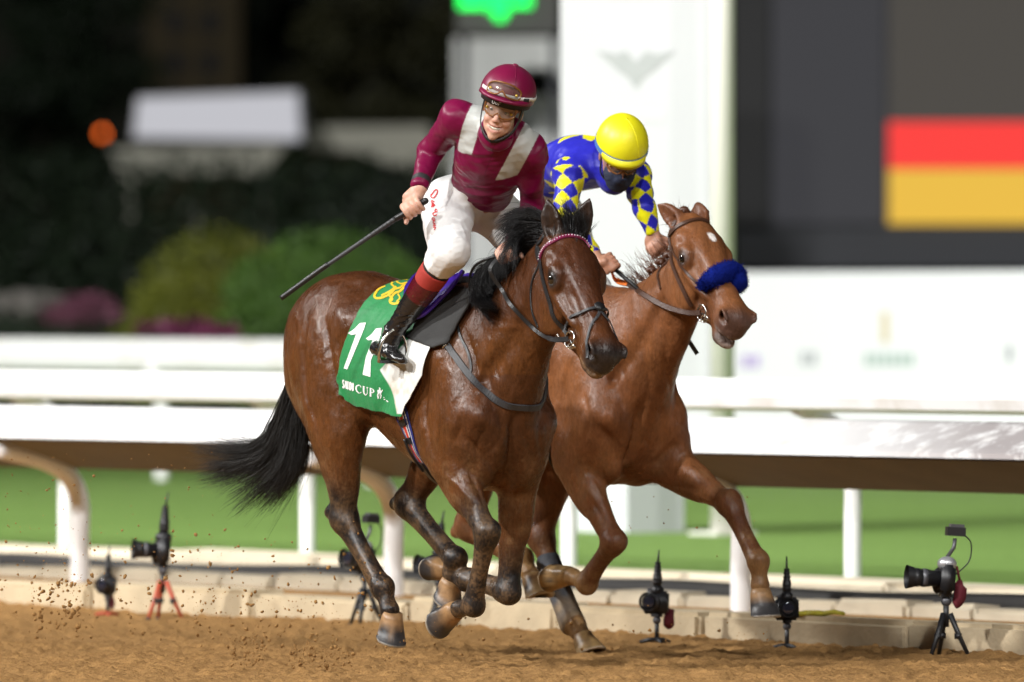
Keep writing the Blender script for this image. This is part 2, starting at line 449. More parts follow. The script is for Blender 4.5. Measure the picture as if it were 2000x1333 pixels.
P1 = dict(xmax=1.22, zmax=2.06, head=hd1,
    legs=dict(
        RF=[A([.29, -.165, 1.09]), j1(880, 905, -.18), j1(951, 1040, -.155), j1(925, 1183, -.13), j1(889, 1192, -.125), j1(853, 1205, -.125)],
        LF=[A([.30, .150, 1.05]), j1(1012, 935, .175), j1(992, 1155, .14), j1(912, 1133, .12), j1(874, 1113, .12), j1(844, 1092, .12)],
        RH=[A([-.80, -.15, 1.33]), j1(668, 850, -.19), j1(672, 1015, -.16), j1(747, 1148, -.135), j1(766, 1206, -.135), j1(757, 1250, -.135)],
        LH=[A([-.74, .15, 1.33]), A([-.36, .19, 1.03]), j1(797, 985, .11), j1(890, 1092, .10), j1(880, 1138, .10), j1(868, 1170, .10)]),
    neck=[((.06, 0, 1.27), .34, .17), ((.27, 0, 1.36), .30, .15), ((.45, 0, 1.49), .215, .115), ((.60, 0, 1.635), .160, .090), ((.715, 0, 1.755), .120, .075), (hd1.p(.02, 0, -.09), .085, .065)],
    jugular=[((.36, 0, 1.22), .150, .004), ((.44, 0, 1.30), .137, .012), ((.58, 0, 1.46), .108, .014), ((.68, 0, 1.60), .09, .008)],
    neck_muscle=[((.18, 0, 1.30), .13, .13, .05), ((.36, 0, 1.36), .105, .09, .045), ((.52, 0, 1.50), .075, .07, .035), ((.66, 0, 1.66), .055, .05, .03)],
    ears=[(hd1.p(.000, -.048, -.050), j1(1069, 390, -.075), A([.55, -.8, 0.05])), (hd1.p(.000, .048, -.050), j1(1152, 388, .085), A([.75, -.55, 0.05]))])
hd2 = HeadFrame(j2(1362, 426, 0), j2(1450, 617, -.06))
P2 = dict(xmax=1.38, zmax=2.02, head=hd2, mouth=.028,
    legs=dict(
        RF=[A([.29, -.165, 1.07]), j2(1122, 905, -.18), j2(1199, 1058, -.145), j2(1146, 1140, -.125), j2(1110, 1123, -.12), j2(1074, 1114, -.12)],
        LF=[A([.31, .150, 1.05]), j2(1316, 915, .185), j2(1424, 984, .205), j2(1481, 1097, .20), j2(1486, 1160, .20), j2(1489, 1208, .20)],
        RH=[A([-.80, -.15, 1.33]), A([-.52, -.2, .99]), j2(915, 1030, -.10), j2(1020, 1092, -.10), j2(1040, 1132, -.10), j2(1050, 1172, -.10)],
        LH=[A([-.80, .15, 1.33]), A([-.48, .18, .95]), j2(1055, 1050, .125), j2(1122, 1222, .12), j2(1140, 1248, .12), j2(1150, 1282, .12)]),
    neck=[((.06, 0, 1.27), .34, .17), ((.28, 0, 1.34), .29, .15), ((.46, 0, 1.45), .215, .115), ((.62, 0, 1.58), .165, .090), ((.75, 0, 1.70), .125, .075), (hd2.p(.02, 0, -.09), .085, .065)],
    jugular=[((.36, 0, 1.22), .150, .004), ((.44, 0, 1.30), .137, .012), ((.58, 0, 1.46), .108, .014), ((.68, 0, 1.60), .09, .008)],
    neck_muscle=[((.18, 0, 1.30), .13, .13, .05), ((.36, 0, 1.36), .105, .09, .045), ((.52, 0, 1.47), .075, .07, .035), ((.68, 0, 1.60), .055, .05, .03)],
    ears=[(hd2.p(.000, -.048, -.050), j2(1283, 398, -.09), A([.2, -.95, -.1])), (hd2.p(.000, .048, -.050), j2(1362, 395, .07), A([.5, -.7, 0]))])

P1['sculpt'] = [([(1012, 770), (1000, 860), (992, 930), (990, 985)], .024, -.022),
    ([(890, 830), (925, 872), (955, 905), (980, 950)], .022, -.018), ([(905, 640), (945, 730), (972, 800), (975, 850)], .03, -.010),
    ([(848, 700), (832, 780), (836, 850), (852, 900)], .026, -.014), ([(690, 800), (655, 730), (640, 660), (636, 610)], .020, -.014),
    ([(612, 600), (592, 690), (600, 780), (625, 850)], .020, -.014), ([(585, 620), (572, 700), (580, 770)], .018, -.009), ([(660, 560), (640, 600), (628, 650)], .018, -.008), ([(700, 560), (660, 620), (650, 680)], .03, .008), ([(905, 720), (880, 800), (885, 860)], .035, .010), ([(1035, 850)], .06, .012), ([(935, 815)], .055, .014),
    ([(960, 640), (1000, 700), (1030, 760)], .035, .008), ([(800, 700), (770, 760), (765, 820)], .02, -.006), ([(760, 690), (735, 760), (735, 830)], .02, -.005), ([(725, 690), (705, 750)], .02, -.004),
    ([(1108, 470), (1120, 520), (1150, 590)], .02, -.004), ([(1112, 560), (1130, 600), (1150, 640)], .012, -.005), ([(1080, 600), (1095, 630)], .03, .006), ([(1125, 585), (1150, 640), (1160, 660)], .008, .0035),
    ([(1098, 575), (1108, 600), (1128, 618)], .007, .003), ([(1075, 575), (1068, 620), (1085, 650)], .012, -.004), ([(1048, 560), (1046, 610), (1056, 645)], .014, -.007),
    ([(918, 660), (932, 720), (946, 775)], .008, -.008), ([(930, 660), (948, 720), (962, 775)], .008, -.008), ([(944, 655), (964, 705), (978, 750)], .008, -.007), ([(958, 650), (980, 690)], .008, -.005), ([(885, 640), (880, 690), (884, 730)], .010, -.006), ([(870, 650), (862, 700)], .010, -.005),
    ([(645, 900), (668, 935), (680, 960)], .006, .003), ([(860, 920), (905, 960), (930, 1000)], .008, .005), ([(905, 900), (935, 960), (950, 1000)], .009, -.006)]
P2['sculpt'] = [([(1262, 760), (1240, 850), (1225, 910), (1228, 940)], .024, -.024),
    ([(1150, 790), (1185, 850), (1205, 900), (1200, 945)], .022, -.016), ([(1160, 640), (1200, 740), (1225, 810), (1235, 850)], .03, -.009), ([(1290, 790), (1296, 840), (1285, 890)], .024, -.012), ([(1330, 860), (1300, 885), (1272, 915)], .018, -.014),
    ([(1310, 830)], .05, .012), ([(1190, 820)], .05, .012), ([(1120, 700), (1100, 800), (1105, 870)], .03, -.010), ([(1135, 950), (1170, 1000), (1185, 1035)], .010, -.007), ([(1150, 930), (1185, 985)], .010, .006),
    ([(1290, 950), (1350, 955), (1400, 985)], .010, -.006), ([(1340, 905), (1390, 945)], .010, .005), ([(1375, 520), (1395, 560), (1400, 590)], .010, .004), ([(1320, 540), (1318, 590), (1335, 600)], .014, -.006), ([(1380, 450), (1395, 500), (1410, 540)], .02, -.004)]

P1['sculpt'] += [([(860, 640), (835, 700), (825, 760)], .012, .004), ([(950, 820), (930, 880), (935, 930)], .012, -.007), ([(1010, 830), (1035, 880), (1030, 940)], .016, -.008), ([(1060, 800), (1050, 850), (1060, 900)], .012, -.005), ([(905, 760), (900, 830), (880, 880)], .012, -.006),
    ([(640, 640), (660, 720), (690, 780)], .010, .004), ([(720, 850), (760, 880), (800, 905)], .006, .004), ([(560, 650), (560, 720), (575, 790)], .010, -.006), ([(1000, 640), (1020, 690), (1040, 740)], .010, -.006), ([(985, 690), (1010, 740), (1030, 790)], .010, .005), ([(940, 640), (985, 640), (1030, 640)], .012, .004),
    ([(1085, 585), (1075, 615), (1085, 645)], .006, .003), ([(1140, 600), (1160, 625), (1165, 650)], .006, .0035), ([(1150, 570), (1165, 610), (1180, 640)], .006, -.003)]
P2['sculpt'] += [([(1180, 640), (1215, 720), (1240, 790)], .012, -.006), ([(1250, 640), (1265, 720), (1270, 780)], .014, -.007), ([(1300, 650), (1300, 720), (1310, 780)], .012, -.005), ([(1140, 760), (1150, 820), (1140, 870)], .014, -.007), ([(1200, 850), (1215, 890), (1215, 930)], .010, -.007), ([(1255, 850), (1270, 880), (1262, 920)], .010, -.007),
    ([(1360, 960), (1395, 975), (1420, 1000)], .006, .004), ([(1165, 960), (1190, 1010), (1195, 1040)], .006, .004), ([(1440, 1000), (1460, 1050), (1475, 1085)], .006, -.005), ([(1150, 690), (1160, 740)], .010, -.004), ([(1405, 570), (1412, 590), (1418, 600)], .006, .003)]
# ------------------------------------------------------------------ people
def relax(V, F, n, w=None, lam=.5):
    """Laplacian smoothing of a quad mesh, weighted by w."""
    e = np.vstack([F[:, [0, 1]], F[:, [1, 2]], F[:, [2, 3]], F[:, [3, 0]]])
    cnt = np.bincount(e[:, 0], minlength=len(V)) + np.bincount(e[:, 1], minlength=len(V))
    V = V.copy(); w = 1.0 if w is None else w[:, None]
    for _ in range(n):
        S = np.stack([np.bincount(e[:, 0], V[e[:, 1], k], len(V)) + np.bincount(e[:, 1], V[e[:, 0], k], len(V)) for k in range(3)], 1)
        V += lam * w * (S / np.maximum(cnt, 1)[:, None] - V)
    return V
def normals(V, F):
    n = np.cross(V[F[:, 2]] - V[F[:, 0]], V[F[:, 3]] - V[F[:, 1]])
    N = np.stack([sum(np.bincount(F[:, c], n[:, k], len(V)) for c in range(4)) for k in range(3)], 1)
    return N / (np.linalg.norm(N, axis=1, keepdims=True) + 1e-12)
def fold(V, F, amp, scale, seed, stretch=(1, 1, 1), frame=np.eye(3)):
    """cloth folds: ridged, stretched noise pushed along the normals"""
    P = (V @ A(frame).T) * A(stretch)
    w = A([vnoise(P, scale * .5, seed + 5), vnoise(P, scale * .5, seed + 6), vnoise(P, scale * .5, seed + 7)]).T - .5
    P = P + w * (1.2 / scale)
    r = 1 - np.abs(2 * vnoise(P, scale, seed) - 1)
    r2 = 1 - np.abs(2 * vnoise(P, scale * 2.1, seed + 1) - 1)
    d = (r ** 2 * .7 + r2 ** 2 * .3) - .35
    return V + normals(V, F) * (d * amp)[:, None]
def bounds(vols, pts, pad): return A(pts).min(0) - pad, A(pts).max(0) + pad
class Skull:                                       # r: the person's left, f: forward, u: up
    def __init__(s, o, f, u, k=1.0):
        s.f = unit(f); u = A(u, float); s.u = unit(u - (u @ s.f) * s.f); s.r = np.cross(s.u, s.f); s.o, s.k = A(o), k
        s.R = A([s.r, s.f, s.u])
    def p(s, r, f, u): return s.o + s.k * (r * s.r + f * s.f + u * s.u)
    def inv(s, P): return (P - s.o) @ s.R.T / s.k
def human_head(v, h, smile=True):
    k = h.k
    E = lambda c, r: Ell(h.p(*c), A(r) * k, h.R)
    T = lambda nodes, n=4: Loft([(h.p(*c), a * k, b * k) for c, a, b in nodes], h.r, n)
    v.add(E((0, -.012, .045), (.076, .097, .085)), 0)
    v.add(E((0, .034, -.025), (.059, .062, .088)), .03)
    v.add(E((0, .045, -.082), (.042, .047, .042)), .028)
    v.add(E((0, .080, -.114), (.017, .017, .016)), .02)
    for q in (-1, 1):
        v.add(E((q * .037, .068, -.044), (.019, .020, .018)), .016)
        v.add(E((q * .080, -.008, -.012), (.009, .019, .031)), .008)
        v.add(E((q * .042, .022, -.070), (.015, .033, .028)), .02)
        v.sub(E((q * .031, .100, .000), (.017, .013, .011)), .010)
        v.add(E((q * .012, .102, -.042), (.008, .010, .007)), .006)
    v.add(T([((-.045, .070, .018), .011, .012), ((0, .090, .020), .011, .012), ((.045, .070, .018), .011, .012)]), .012)
    v.add(T([((0, .088, .006), .010, .009), ((0, .103, -.018), .011, .010), ((0, .116, -.036), .011, .012)]), .010)
    if smile:
        v.add(T([((-.034, .074, -.062), .006, .006), ((-.014, .091, -.067), .006, .006), ((0, .096, -.066), .005, .006), ((.014, .091, -.067), .006, .006), ((.034, .074, -.062), .006, .006)]), .006)
        v.add(T([((-.030, .076, -.074), .006, .006), ((0, .094, -.093), .008, .008), ((.030, .076, -.074), .006, .006)]), .006)
        v.sub(T([((-.031, .083, -.067), .003, .008), ((0, .102, -.079), .0072, .012), ((.031, .083, -.067), .003, .008)]), .002)
        for q in (-1, 1):
            v.sub(T([((q * .020, .098, -.042), .003, .004), ((q * .036, .084, -.062), .003, .004), ((q * .040, .074, -.076), .002, .003)]), .008)
    else:
        v.add(T([((-.024, .080, -.076), .008, .008), ((0, .093, -.076), .010, .010), ((.024, .080, -.076), .008, .008)]), .008)
    v.add(T([((0, -.03, -.06), .055, .055), ((0, -.035, -.14), .055, .056)]), .02)
def tubes(v, pts, r, k, side, n=4):
    v.add(Loft([(p, a, b) for p, (a, b) in zip(pts, r)], side, n), k)
def fist(v, wrist, c, axis, back, k=1.0, thumb_out=0.0):
    """A hand closed round a rod that runs through c along axis (towards the thumb side); back: outward normal of the hand's back."""
    ax = unit(axis); b = A(back, float); b = unit(b - (b @ ax) * ax); o = np.cross(ax, b)          # o: towards the finger knuckles
    if o @ (A(c) - A(wrist)) < 0: o = -o
    P = lambda a, ang, R: A(c) + ax * a * k + (b * math.sin(ang) + o * math.cos(ang)) * R * k
    ends = []
    for i, (a, L, r) in enumerate(((.031, 1.0, .0100), (.010, 1.06, .0104), (-.011, 1.0, .0098), (-.031, .86, .0086))):
        an = [2.05, .95, .05 - .05 * L, -1.15 * L, -2.0 * L]
        Rr = [.030, .034, .030, .024, .019]
        tubes(v, [P(a, t, R) for t, R in zip(an, Rr)], [(r * k * q, r * k * q) for q in (1.12, 1.06, 1.0, .94, .78)], .003 if i else .003, ax, 3)
        ends.append(P(a, 2.0, .028))
    palm = P(0, 2.6, .030)
    v.add(Loft([(A(wrist), .021 * k, .029 * k), (lerp(wrist, palm, .55), .020 * k, .036 * k), (palm, .017 * k, .041 * k), (P(0, 1.8, .028), .013 * k, .041 * k)], ax, 4), .012)
    t0 = P(.040, -2.5, .030); 
    tubes(v, [lerp(wrist, P(.03, 2.9, .03), .45), t0, P(.050 + thumb_out, -1.7, .030), P(.056 + thumb_out * 2, -.85, .032)], [(.016 * k, .016 * k), (.0135 * k, .0135 * k), (.0115 * k, .0115 * k), (.0085 * k, .0085 * k)], .008, ax, 3)
def limb(v, nodes, k, side=(0, 1, 0), n=5): v.add(Loft(nodes, side, n), k)
def build_person(name, fr, J, h):
    """J: dict of joints in the horse's frame. Returns meshes of skin and of each garment."""
    out = {}
    sk = J['skull']; sd = unit(J['shoulder_l'] - J['shoulder_r']); hd = unit(J['hip_l'] - J['hip_r'])
    allp = [J[k] for k in J if k not in ('skull', 'grip', 'opt')]
    # skin
    pts = allp + [sk.p(0, 0, .14), sk.p(0, .1, -.13), sk.p(.1, 0, 0), sk.p(-.1, -.1, 0)]
    v = Vol(A(pts).min(0) - .16, A(pts).max(0) + .16, h)
    human_head(v, sk, J['opt'].get('smile', True))
    limb(v, [(sk.p(0, -.035, -.10), .052, .052), (lerp(sk.p(0, -.035, -.10), J['neck'], .6), .052, .054), (J['neck'], .06, .075)], .03, sd)
    tor = [(J['pelvis'], .085, .125), (J['waist'], .075, .105), (J['chest'], .092, .130), (J['upper'], .070, .125), (J['neck'], .045, .06)]
    limb(v, tor, .03, sd, 4)
    for s in 'rl':
        a, b, c = J['shoulder_' + s], J['elbow_' + s], J['wrist_' + s]
        limb(v, [(lerp(J['neck'], a, .4), .045, .045), (a, .045, .045), (lerp(a, b, .5), .038, .038), (b, .033, .033)], .03, sd, 3)
        limb(v, [(b, .034, .034), (lerp(b, c, .3), .035, .035), (lerp(b, c, .75), .025, .027), (c, .020, .027)], .01, sd, 3)
        a, b, c = J['hip_' + s], J['knee_' + s], J['ankle_' + s]
        limb(v, [(a, .07, .07), (lerp(a, b, .5), .062, .062), (b, .045, .045)], .03, hd, 3)
        limb(v, [(b, .046, .046), (lerp(b, c, .35), .048, .046), (c, .030, .030)], .01, hd, 3)
    for g in J['grip']: fist(v, **g)
    out['body'] = v.mesh()
    # shirt
    pts = [J[k] for k in ('pelvis', 'waist', 'chest', 'upper', 'neck', 'shoulder_r', 'shoulder_l', 'elbow_r', 'elbow_l', 'wrist_r', 'wrist_l')]
    v = Vol(A(pts).min(0) - .22, A(pts).max(0) + .22, h)
    tw = J['opt'].get('torso', 1.0)
    limb(v, [(lerp(J['pelvis'], J['waist'], .55), .105 * tw, .140 * tw), (J['waist'], .108 * tw, .146 * tw), (J['chest'], .120 * tw, .168 * tw), (J['upper'], .092 * tw, .160 * tw), (lerp(J['upper'], J['neck'], .8), .062, .085), (lerp(J['neck'], sk.p(0, .012, -.135), .85), .066, .068)], 0, sd, 6)
    for s in 'rl':
        a, b, c = J['shoulder_' + s], J['elbow_' + s], J['wrist_' + s]
        limb(v, [(lerp(J['neck'], a, .30), .052, .055), (lerp(J['neck'], a, .75), .062, .064), (a, .066, .068)], .04, sd, 4)
        limb(v, [(a, .063, .064), (lerp(a, b, .35), .056, .058), (lerp(a, b, .75), .048, .050), (b, .047, .047)], .035, sd, 5)
        limb(v, [(b, .047, .047), (lerp(b, c, .35), .045, .045), (lerp(b, c, .75), .035, .037), (lerp(b, c, .96), .031, .035)], .022, sd, 5)
        w = unit(c - b)
        v.sub(Ell(lerp(b, c, .96) + w * .045, (.05, .05, .042), A(basis(w, sd))), .004)
    hole = sk.p(0, .005, -.085)
    v.sub(Ell(hole, (.058, .060, .060), A(basis(unit(sk.p(0, -.035, -.10) - J['neck']), sd))), .008)
    bot = unit(J['pelvis'] - J['waist'])
    v.sub(Ell(lerp(J['waist'], J['pelvis'], .18) + bot * .10, (.30, .34, .10), A(basis(bot, sd))), .008)
    out['shirt'] = v.mesh()
    # breeches
    pts = [J[k] for k in ('pelvis', 'waist', 'hip_r', 'hip_l', 'knee_r', 'knee_l', 'ankle_r', 'ankle_l')]
    v = Vol(A(pts).min(0) - .20, A(pts).max(0) + .20, h)
    limb(v, [(J['waist'], .094 * tw, .132 * tw), (lerp(J['waist'], J['pelvis'], .5), .104 * tw, .142 * tw), (J['pelvis'], .120, .150)], 0, hd, 5)
    for s in 'rl':
        a, b, c = J['hip_' + s], J['knee_' + s], J['ankle_' + s]
        limb(v, [(a, .112, .108), (lerp(a, b, .4), .102, .100), (lerp(a, b, .8), .088, .086), (b, .080, .080)], .05, hd, 6)
        limb(v, [(b, .080, .080), (lerp(b, c, .10), .076, .074), (lerp(b, c, .20), .062, .062)], .02, hd, 4)
        w = unit(c - b)
        v.sub(Ell(lerp(b, c, .20) + w * .06, (.12, .12, .058), A(basis(w, hd))), .006)
    out['breeches'] = v.mesh()
    # gaiters and boots, one each leg
    for s in 'rl':
        b, c, he, to = J['knee_' + s], J['ankle_' + s], J['heel_' + s], J['toe_' + s]
        v = Vol(np.minimum(b, c) - .10, np.maximum(b, c) + .10, h)
        limb(v, [(lerp(b, c, .26), .066, .066), (lerp(b, c, .34), .065, .064), (lerp(b, c, .45), .060, .058)], 0, hd, 4)
        w = unit(c - b); v.sub(Ell(lerp(b, c, .26) - w * .06, (.12, .12, .06), A(basis(w, hd))), .002)
        out['gaiter_' + s] = v.mesh()
        v = Vol(np.minimum(b, c) - .10, np.maximum(b, c) + .10, h)
        limb(v, [(lerp(b, c, .08), .062, .062), (lerp(b, c, .30), .061, .060)], 0, hd, 3)
        out['kneepad_' + s] = v.mesh()
        q = A([b, c, he, to])
        v = Vol(q.min(0) - .10, q.max(0) + .10, h)
        limb(v, [(lerp(b, c, .36), .064, .062), (lerp(b, c, .50), .062, .060), (lerp(b, c, .70), .053, .051), (lerp(b, c, .88), .043, .043), (c, .045, .042)], 0, hd, 5)
        w = unit(c - b)
        v.sub(Ell(lerp(b, c, .30) - w * .03, (.12, .12, .05), A(basis(w, hd))), .003)
        dn = unit(lerp(he, to, .5) - c); fw = unit(to - he); sdv = unit(np.cross(fw, dn))
        limb(v, [(c, .044, .040), (lerp(c, lerp(he, to, .35), .6), .046, .038)], .02, sdv, 3)
        limb(v, [(he - dn * .012 + fw * .02, .030, .029), (lerp(he, to, .35) - dn * .014, .034, .033), (lerp(he, to, .70) - dn * .004, .026, .038), (to - fw * .02, .017, .026)], .02, sdv, 5)
        v.sub(Ell(lerp(he, to, .40) + dn * .065, (.2, .2, .050), A([fw, sdv, dn])), .004)
        out['boot_' + s] = v.mesh()
    return out
v1 = lambda px, py, d: H1.V(px, py, d)
v2 = lambda px, py, d: H2.V(px, py, d)
im = lambda r, d, u: A([r * DV[0] + d * DV[1], r * NV[0] + d * NV[1], u])       # picture right / away / up -> horse frame
K1 = Skull(v1(983, 211, -.64), im(-.20, -.97, -.18), im(.28, -.16, .94), 1.0)
JOCKEY1 = dict(skull=K1, pelvis=A([.03, -.03, 1.98]), waist=v1(942, 362, -.20), chest=v1(958, 308, -.40), upper=v1(968, 262, -.48), neck=v1(972, 240, -.51),
    shoulder_r=v1(893, 232, -.46), elbow_r=v1(842, 296, -.27), wrist_r=v1(820, 368, -.40), shoulder_l=v1(1036, 296, -.48), elbow_l=v1(1040, 402, -.32), wrist_l=v1(1003, 472, -.41),
    hip_r=A([.05, -.12, 1.965]), knee_r=j1(878, 490, -.27), ankle_r=j1(770, 648, -.31), heel_r=j1(730, 684, -.31), toe_r=j1(790, 706, -.35),
    hip_l=A([.06, .09, 1.965]), knee_l=A([.27, .23, 1.72]), ankle_l=A([-.07, .30, 1.43]), heel_l=A([-.16, .30, 1.37]), toe_l=A([.06, .33, 1.32]),
    grip=[dict(wrist=v1(820, 368, -.40), c=v1(808, 407, -.41), axis=im(-.80, .10, -.52), back=im(-.45, -.55, .55), k=1.08),
          dict(wrist=v1(1003, 472, -.41), c=v1(990, 498, -.44), axis=im(.75, -.2, .3), back=im(-.2, -.7, .5))],
    opt=dict(smile=True, torso=.90))
K2 = Skull(v2(1211, 303, 1.02), im(.12, -.80, -.60), im(.16, -.60, .78), 1.03)
JOCKEY2 = dict(skull=K2, pelvis=v2(1042, 362, 1.78), waist=v2(1082, 338, 1.60), chest=v2(1130, 318, 1.40), upper=v2(1168, 318, 1.24), neck=v2(1186, 312, 1.16),
    shoulder_r=v2(1112, 338, 1.14), elbow_r=v2(1104, 428, 1.02), wrist_r=v2(1162, 494, 1.05), shoulder_l=v2(1240, 342, 1.26), elbow_l=v2(1258, 406, 1.12), wrist_l=v2(1276, 456, 1.12),
    hip_r=A([-.42, -.11, 2.00]), knee_r=A([-.06, -.23, 1.67]), ankle_r=A([-.20, -.30, 1.42]), heel_r=A([-.29, -.30, 1.37]), toe_r=A([-.08, -.34, 1.32]),
    hip_l=A([-.44, .09, 2.00]), knee_l=A([-.28, .19, 1.60]), ankle_l=A([-.34, .30, 1.36]), heel_l=A([-.43, .30, 1.31]), toe_l=A([-.22, .34, 1.26]),
    grip=[dict(wrist=v2(1162, 494, 1.05), c=v2(1190, 517, 1.02), axis=im(-.5, .2, .6), back=im(.1, -.8, .5)),
          dict(wrist=v2(1276, 456, 1.12), c=v2(1284, 484, 1.12), axis=im(.6, -.2, .5), back=im(.2, -.8, .5))],
    opt=dict(smile=False, torso=1.0))
# ------------------------------------------------------------------ materials
def new_mat(name):
    m = bpy.data.materials.new(name); m.use_nodes = True
    return m, m.node_tree.nodes, m.node_tree.links, m.node_tree.nodes['Principled BSDF']
def setp(b, **kw):
    for k, v in kw.items():
        b.inputs[k.replace('_', ' ')].default_value = v
def noise_node(n, l, scale, detail=4, rough=.55, vec=None, coord='Object', stretch=None):
    t = n.new('ShaderNodeTexNoise'); t.inputs['Scale'].default_value = scale; t.inputs['Detail'].default_value = detail; t.inputs['Roughness'].default_value = rough
    if vec is None:
        c = n.new('ShaderNodeTexCoord'); vec = c.outputs[coord]
    if stretch:
        mp = n.new('ShaderNodeMapping'); mp.inputs['Scale'].default_value = stretch; l.new(vec, mp.inputs[0]); vec = mp.outputs[0]
    l.new(vec, t.inputs['Vector'])
    return t.outputs[0]
def ramp(n, l, fac, stops):
    r = n.new('ShaderNodeValToRGB'); e = r.color_ramp.elements
    while len(e) < len(stops): e.new(.5)
    for q, (p, c) in zip(e, stops):
        q.position = p; q.color = (*c, 1) if len(c) == 3 else c
    l.new(fac, r.inputs[0]); return r.outputs[0]
def mixc(n, l, fac, a, b, mode='MIX'):
    m = n.new('ShaderNodeMix'); m.data_type = 'RGBA'; m.blend_type = mode
    for sock, v in ((m.inputs[0], fac), (m.inputs[6], a), (m.inputs[7], b)):
        if hasattr(v, 'is_output'): l.new(v, sock)
        else: sock.default_value = v if isinstance(v, (int, float)) else (*v, 1)
    return m.outputs[2]
def bump(n, l, bsdf, h, strength, dist, prev=None):
    b = n.new('ShaderNodeBump'); b.inputs['Strength'].default_value = strength; b.inputs['Distance'].default_value = dist
    l.new(h, b.inputs['Height'])
    if prev is not None: l.new(prev, b.inputs['Normal'])
    l.new(b.outputs[0], bsdf.inputs['Normal']); return b.outputs[0]
def plain(name, col, rough=.5, metal=0.0, var=.15, scale=20, bmp=0.0, bscale=120, coat=0.0, spec=.5, sheen=0.0):
    m, n, l, b = new_mat(name)
    setp(b, Roughness=rough, Metallic=metal, Coat_Weight=coat, Sheen_Weight=sheen)
    b.inputs['Specular IOR Level'].default_value = spec
    f = noise_node(n, l, scale)
    c = mixc(n, l, f, A(col) * (1 - var), np.minimum(A(col) * (1 + var), 1))
    l.new(c, b.inputs['Base Color'])
    if bmp: bump(n, l, b, noise_node(n, l, bscale, 3), bmp, .01)
    return m
def attr_mat(name, attr, rough=.5, var=.12, scale=30, sheen=0, coat=0, bmps=(), spec=.5, specks=None, rough_var=0, fine=0):
    m, n, l, b = new_mat(name)
    setp(b, Roughness=rough, Coat_Weight=coat, Sheen_Weight=sheen, Coat_Roughness=.25)
    b.inputs['Specular IOR Level'].default_value = spec
    a = n.new('ShaderNodeAttribute'); a.attribute_name = attr
    f = noise_node(n, l, scale, 5)
    g = ramp(n, l, f, [(.25, (1 - var,) * 3), (.75, (1 + var,) * 3)])
    c = mixc(n, l, 1.0, a.outputs['Color'], g, 'MULTIPLY')
    if fine:
        h = ramp(n, l, noise_node(n, l, 95, 5, .7, stretch=(1, 1, .3)), [(.3, (1 - fine,) * 3), (.7, (1 + fine,) * 3)])
        c = mixc(n, l, 1.0, c, h, 'MULTIPLY')
    if specks:
        sc, lo, col = specks
        s = ramp(n, l, noise_node(n, l, sc, 6, .7), [(lo, (0, 0, 0)), (lo + .06, (1, 1, 1))])
        c = mixc(n, l, s, c, col)
    l.new(c, b.inputs['Base Color'])
    prev = None
    for sc, st, dist, stretch in bmps:
        prev = bump(n, l, b, noise_node(n, l, sc, 4, .6, stretch=stretch), st, dist, prev)
    if rough_var:
        r = ramp(n, l, noise_node(n, l, 16, 6, .7, stretch=(1, 1, .45)), [(.36, (rough - rough_var,) * 3), (.62, (rough + rough_var,) * 3)])
        l.new(r, b.inputs['Roughness'])
    return m
def emit(name, col, s):
    m, n, l, b = new_mat(name); setp(b, Roughness=.6); b.inputs['Base Color'].default_value = (*(A(col) * .04), 1)
    b.inputs['Emission Color'].default_value = (*col, 1); b.inputs['Emission Strength'].default_value = s
    return m
M = {}
COATB = ((240, .5, .004, (1, 1, .3)), (55, .42, .008, (1, 1, .4)), (17, .30, .02, (1, 1, .7)))
M['coat_bay'] = attr_mat('bay_coat', 'coat', .31, .28, 11, sheen=.0, coat=.10, bmps=COATB, spec=.30, rough_var=.12, fine=.28, specks=(150, .665, (.15, .09, .045)))
M['coat_chestnut'] = attr_mat('chestnut_coat', 'coat', .36, .24, 9, sheen=.0, coat=.05, bmps=COATB, spec=.28, rough_var=.12, fine=.24, specks=(150, .68, (.24, .14, .07)))
M['hoof'] = attr_mat('hoof_horn', 'coat', .42, .25, 40, bmps=((90, .3, .004, None),))
M['eye'] = plain('horse_eye', (.006, .004, .003), .04, 0, .1, coat=1.0, spec=.8)
def hair_mat(name, col, var=.5, rough=.38):
    m, n, l, b = new_mat(name)
    setp(b, Roughness=rough); b.inputs['Specular IOR Level'].default_value = .35
    a = n.new('ShaderNodeAttribute'); a.attribute_name = 'strand'
    c = mixc(n, l, a.outputs['Fac'], A(col) * (1 - var), A(col) * (1 + var))
    l.new(c, b.inputs['Base Color']); return m
M['hair_black'] = hair_mat('black_horse_hair', (.006, .0055, .006))
M['hair_tail'] = hair_mat('dusty_black_tail_hair', (.012, .0105, .009), .8, .5)
M['hair_chestnut'] = hair_mat('chestnut_horse_hair', (.13, .045, .02))
M['leather_black'] = plain('black_leather', (.012, .012, .013), .38, bmp=.15, bscale=300)
M['leather_grey'] = plain('worn_black_leather', (.035, .036, .04), .48, bmp=.2, bscale=250)
M['leather_brown'] = plain('brown_leather', (.055, .022, .012), .42, bmp=.2, bscale=250)
M['steel'] = plain('polished_steel', (.62, .60, .56), .22, 1.0, .1)
M['browband'] = plain('maroon_browband', (.16, .008, .05), .35, var=.3)
M['gem'] = plain('white_crystal', (.85, .75, .8), .1, coat=1)
M['rubber_orange'] = plain('orange_rein_grip', (.75, .17, .015), .6)
M['fleece_blue'] = plain('blue_sheepskin', (.004, .013, .175), .95, var=.4, scale=90, bmp=1.0, bscale=190, sheen=0, spec=.1)

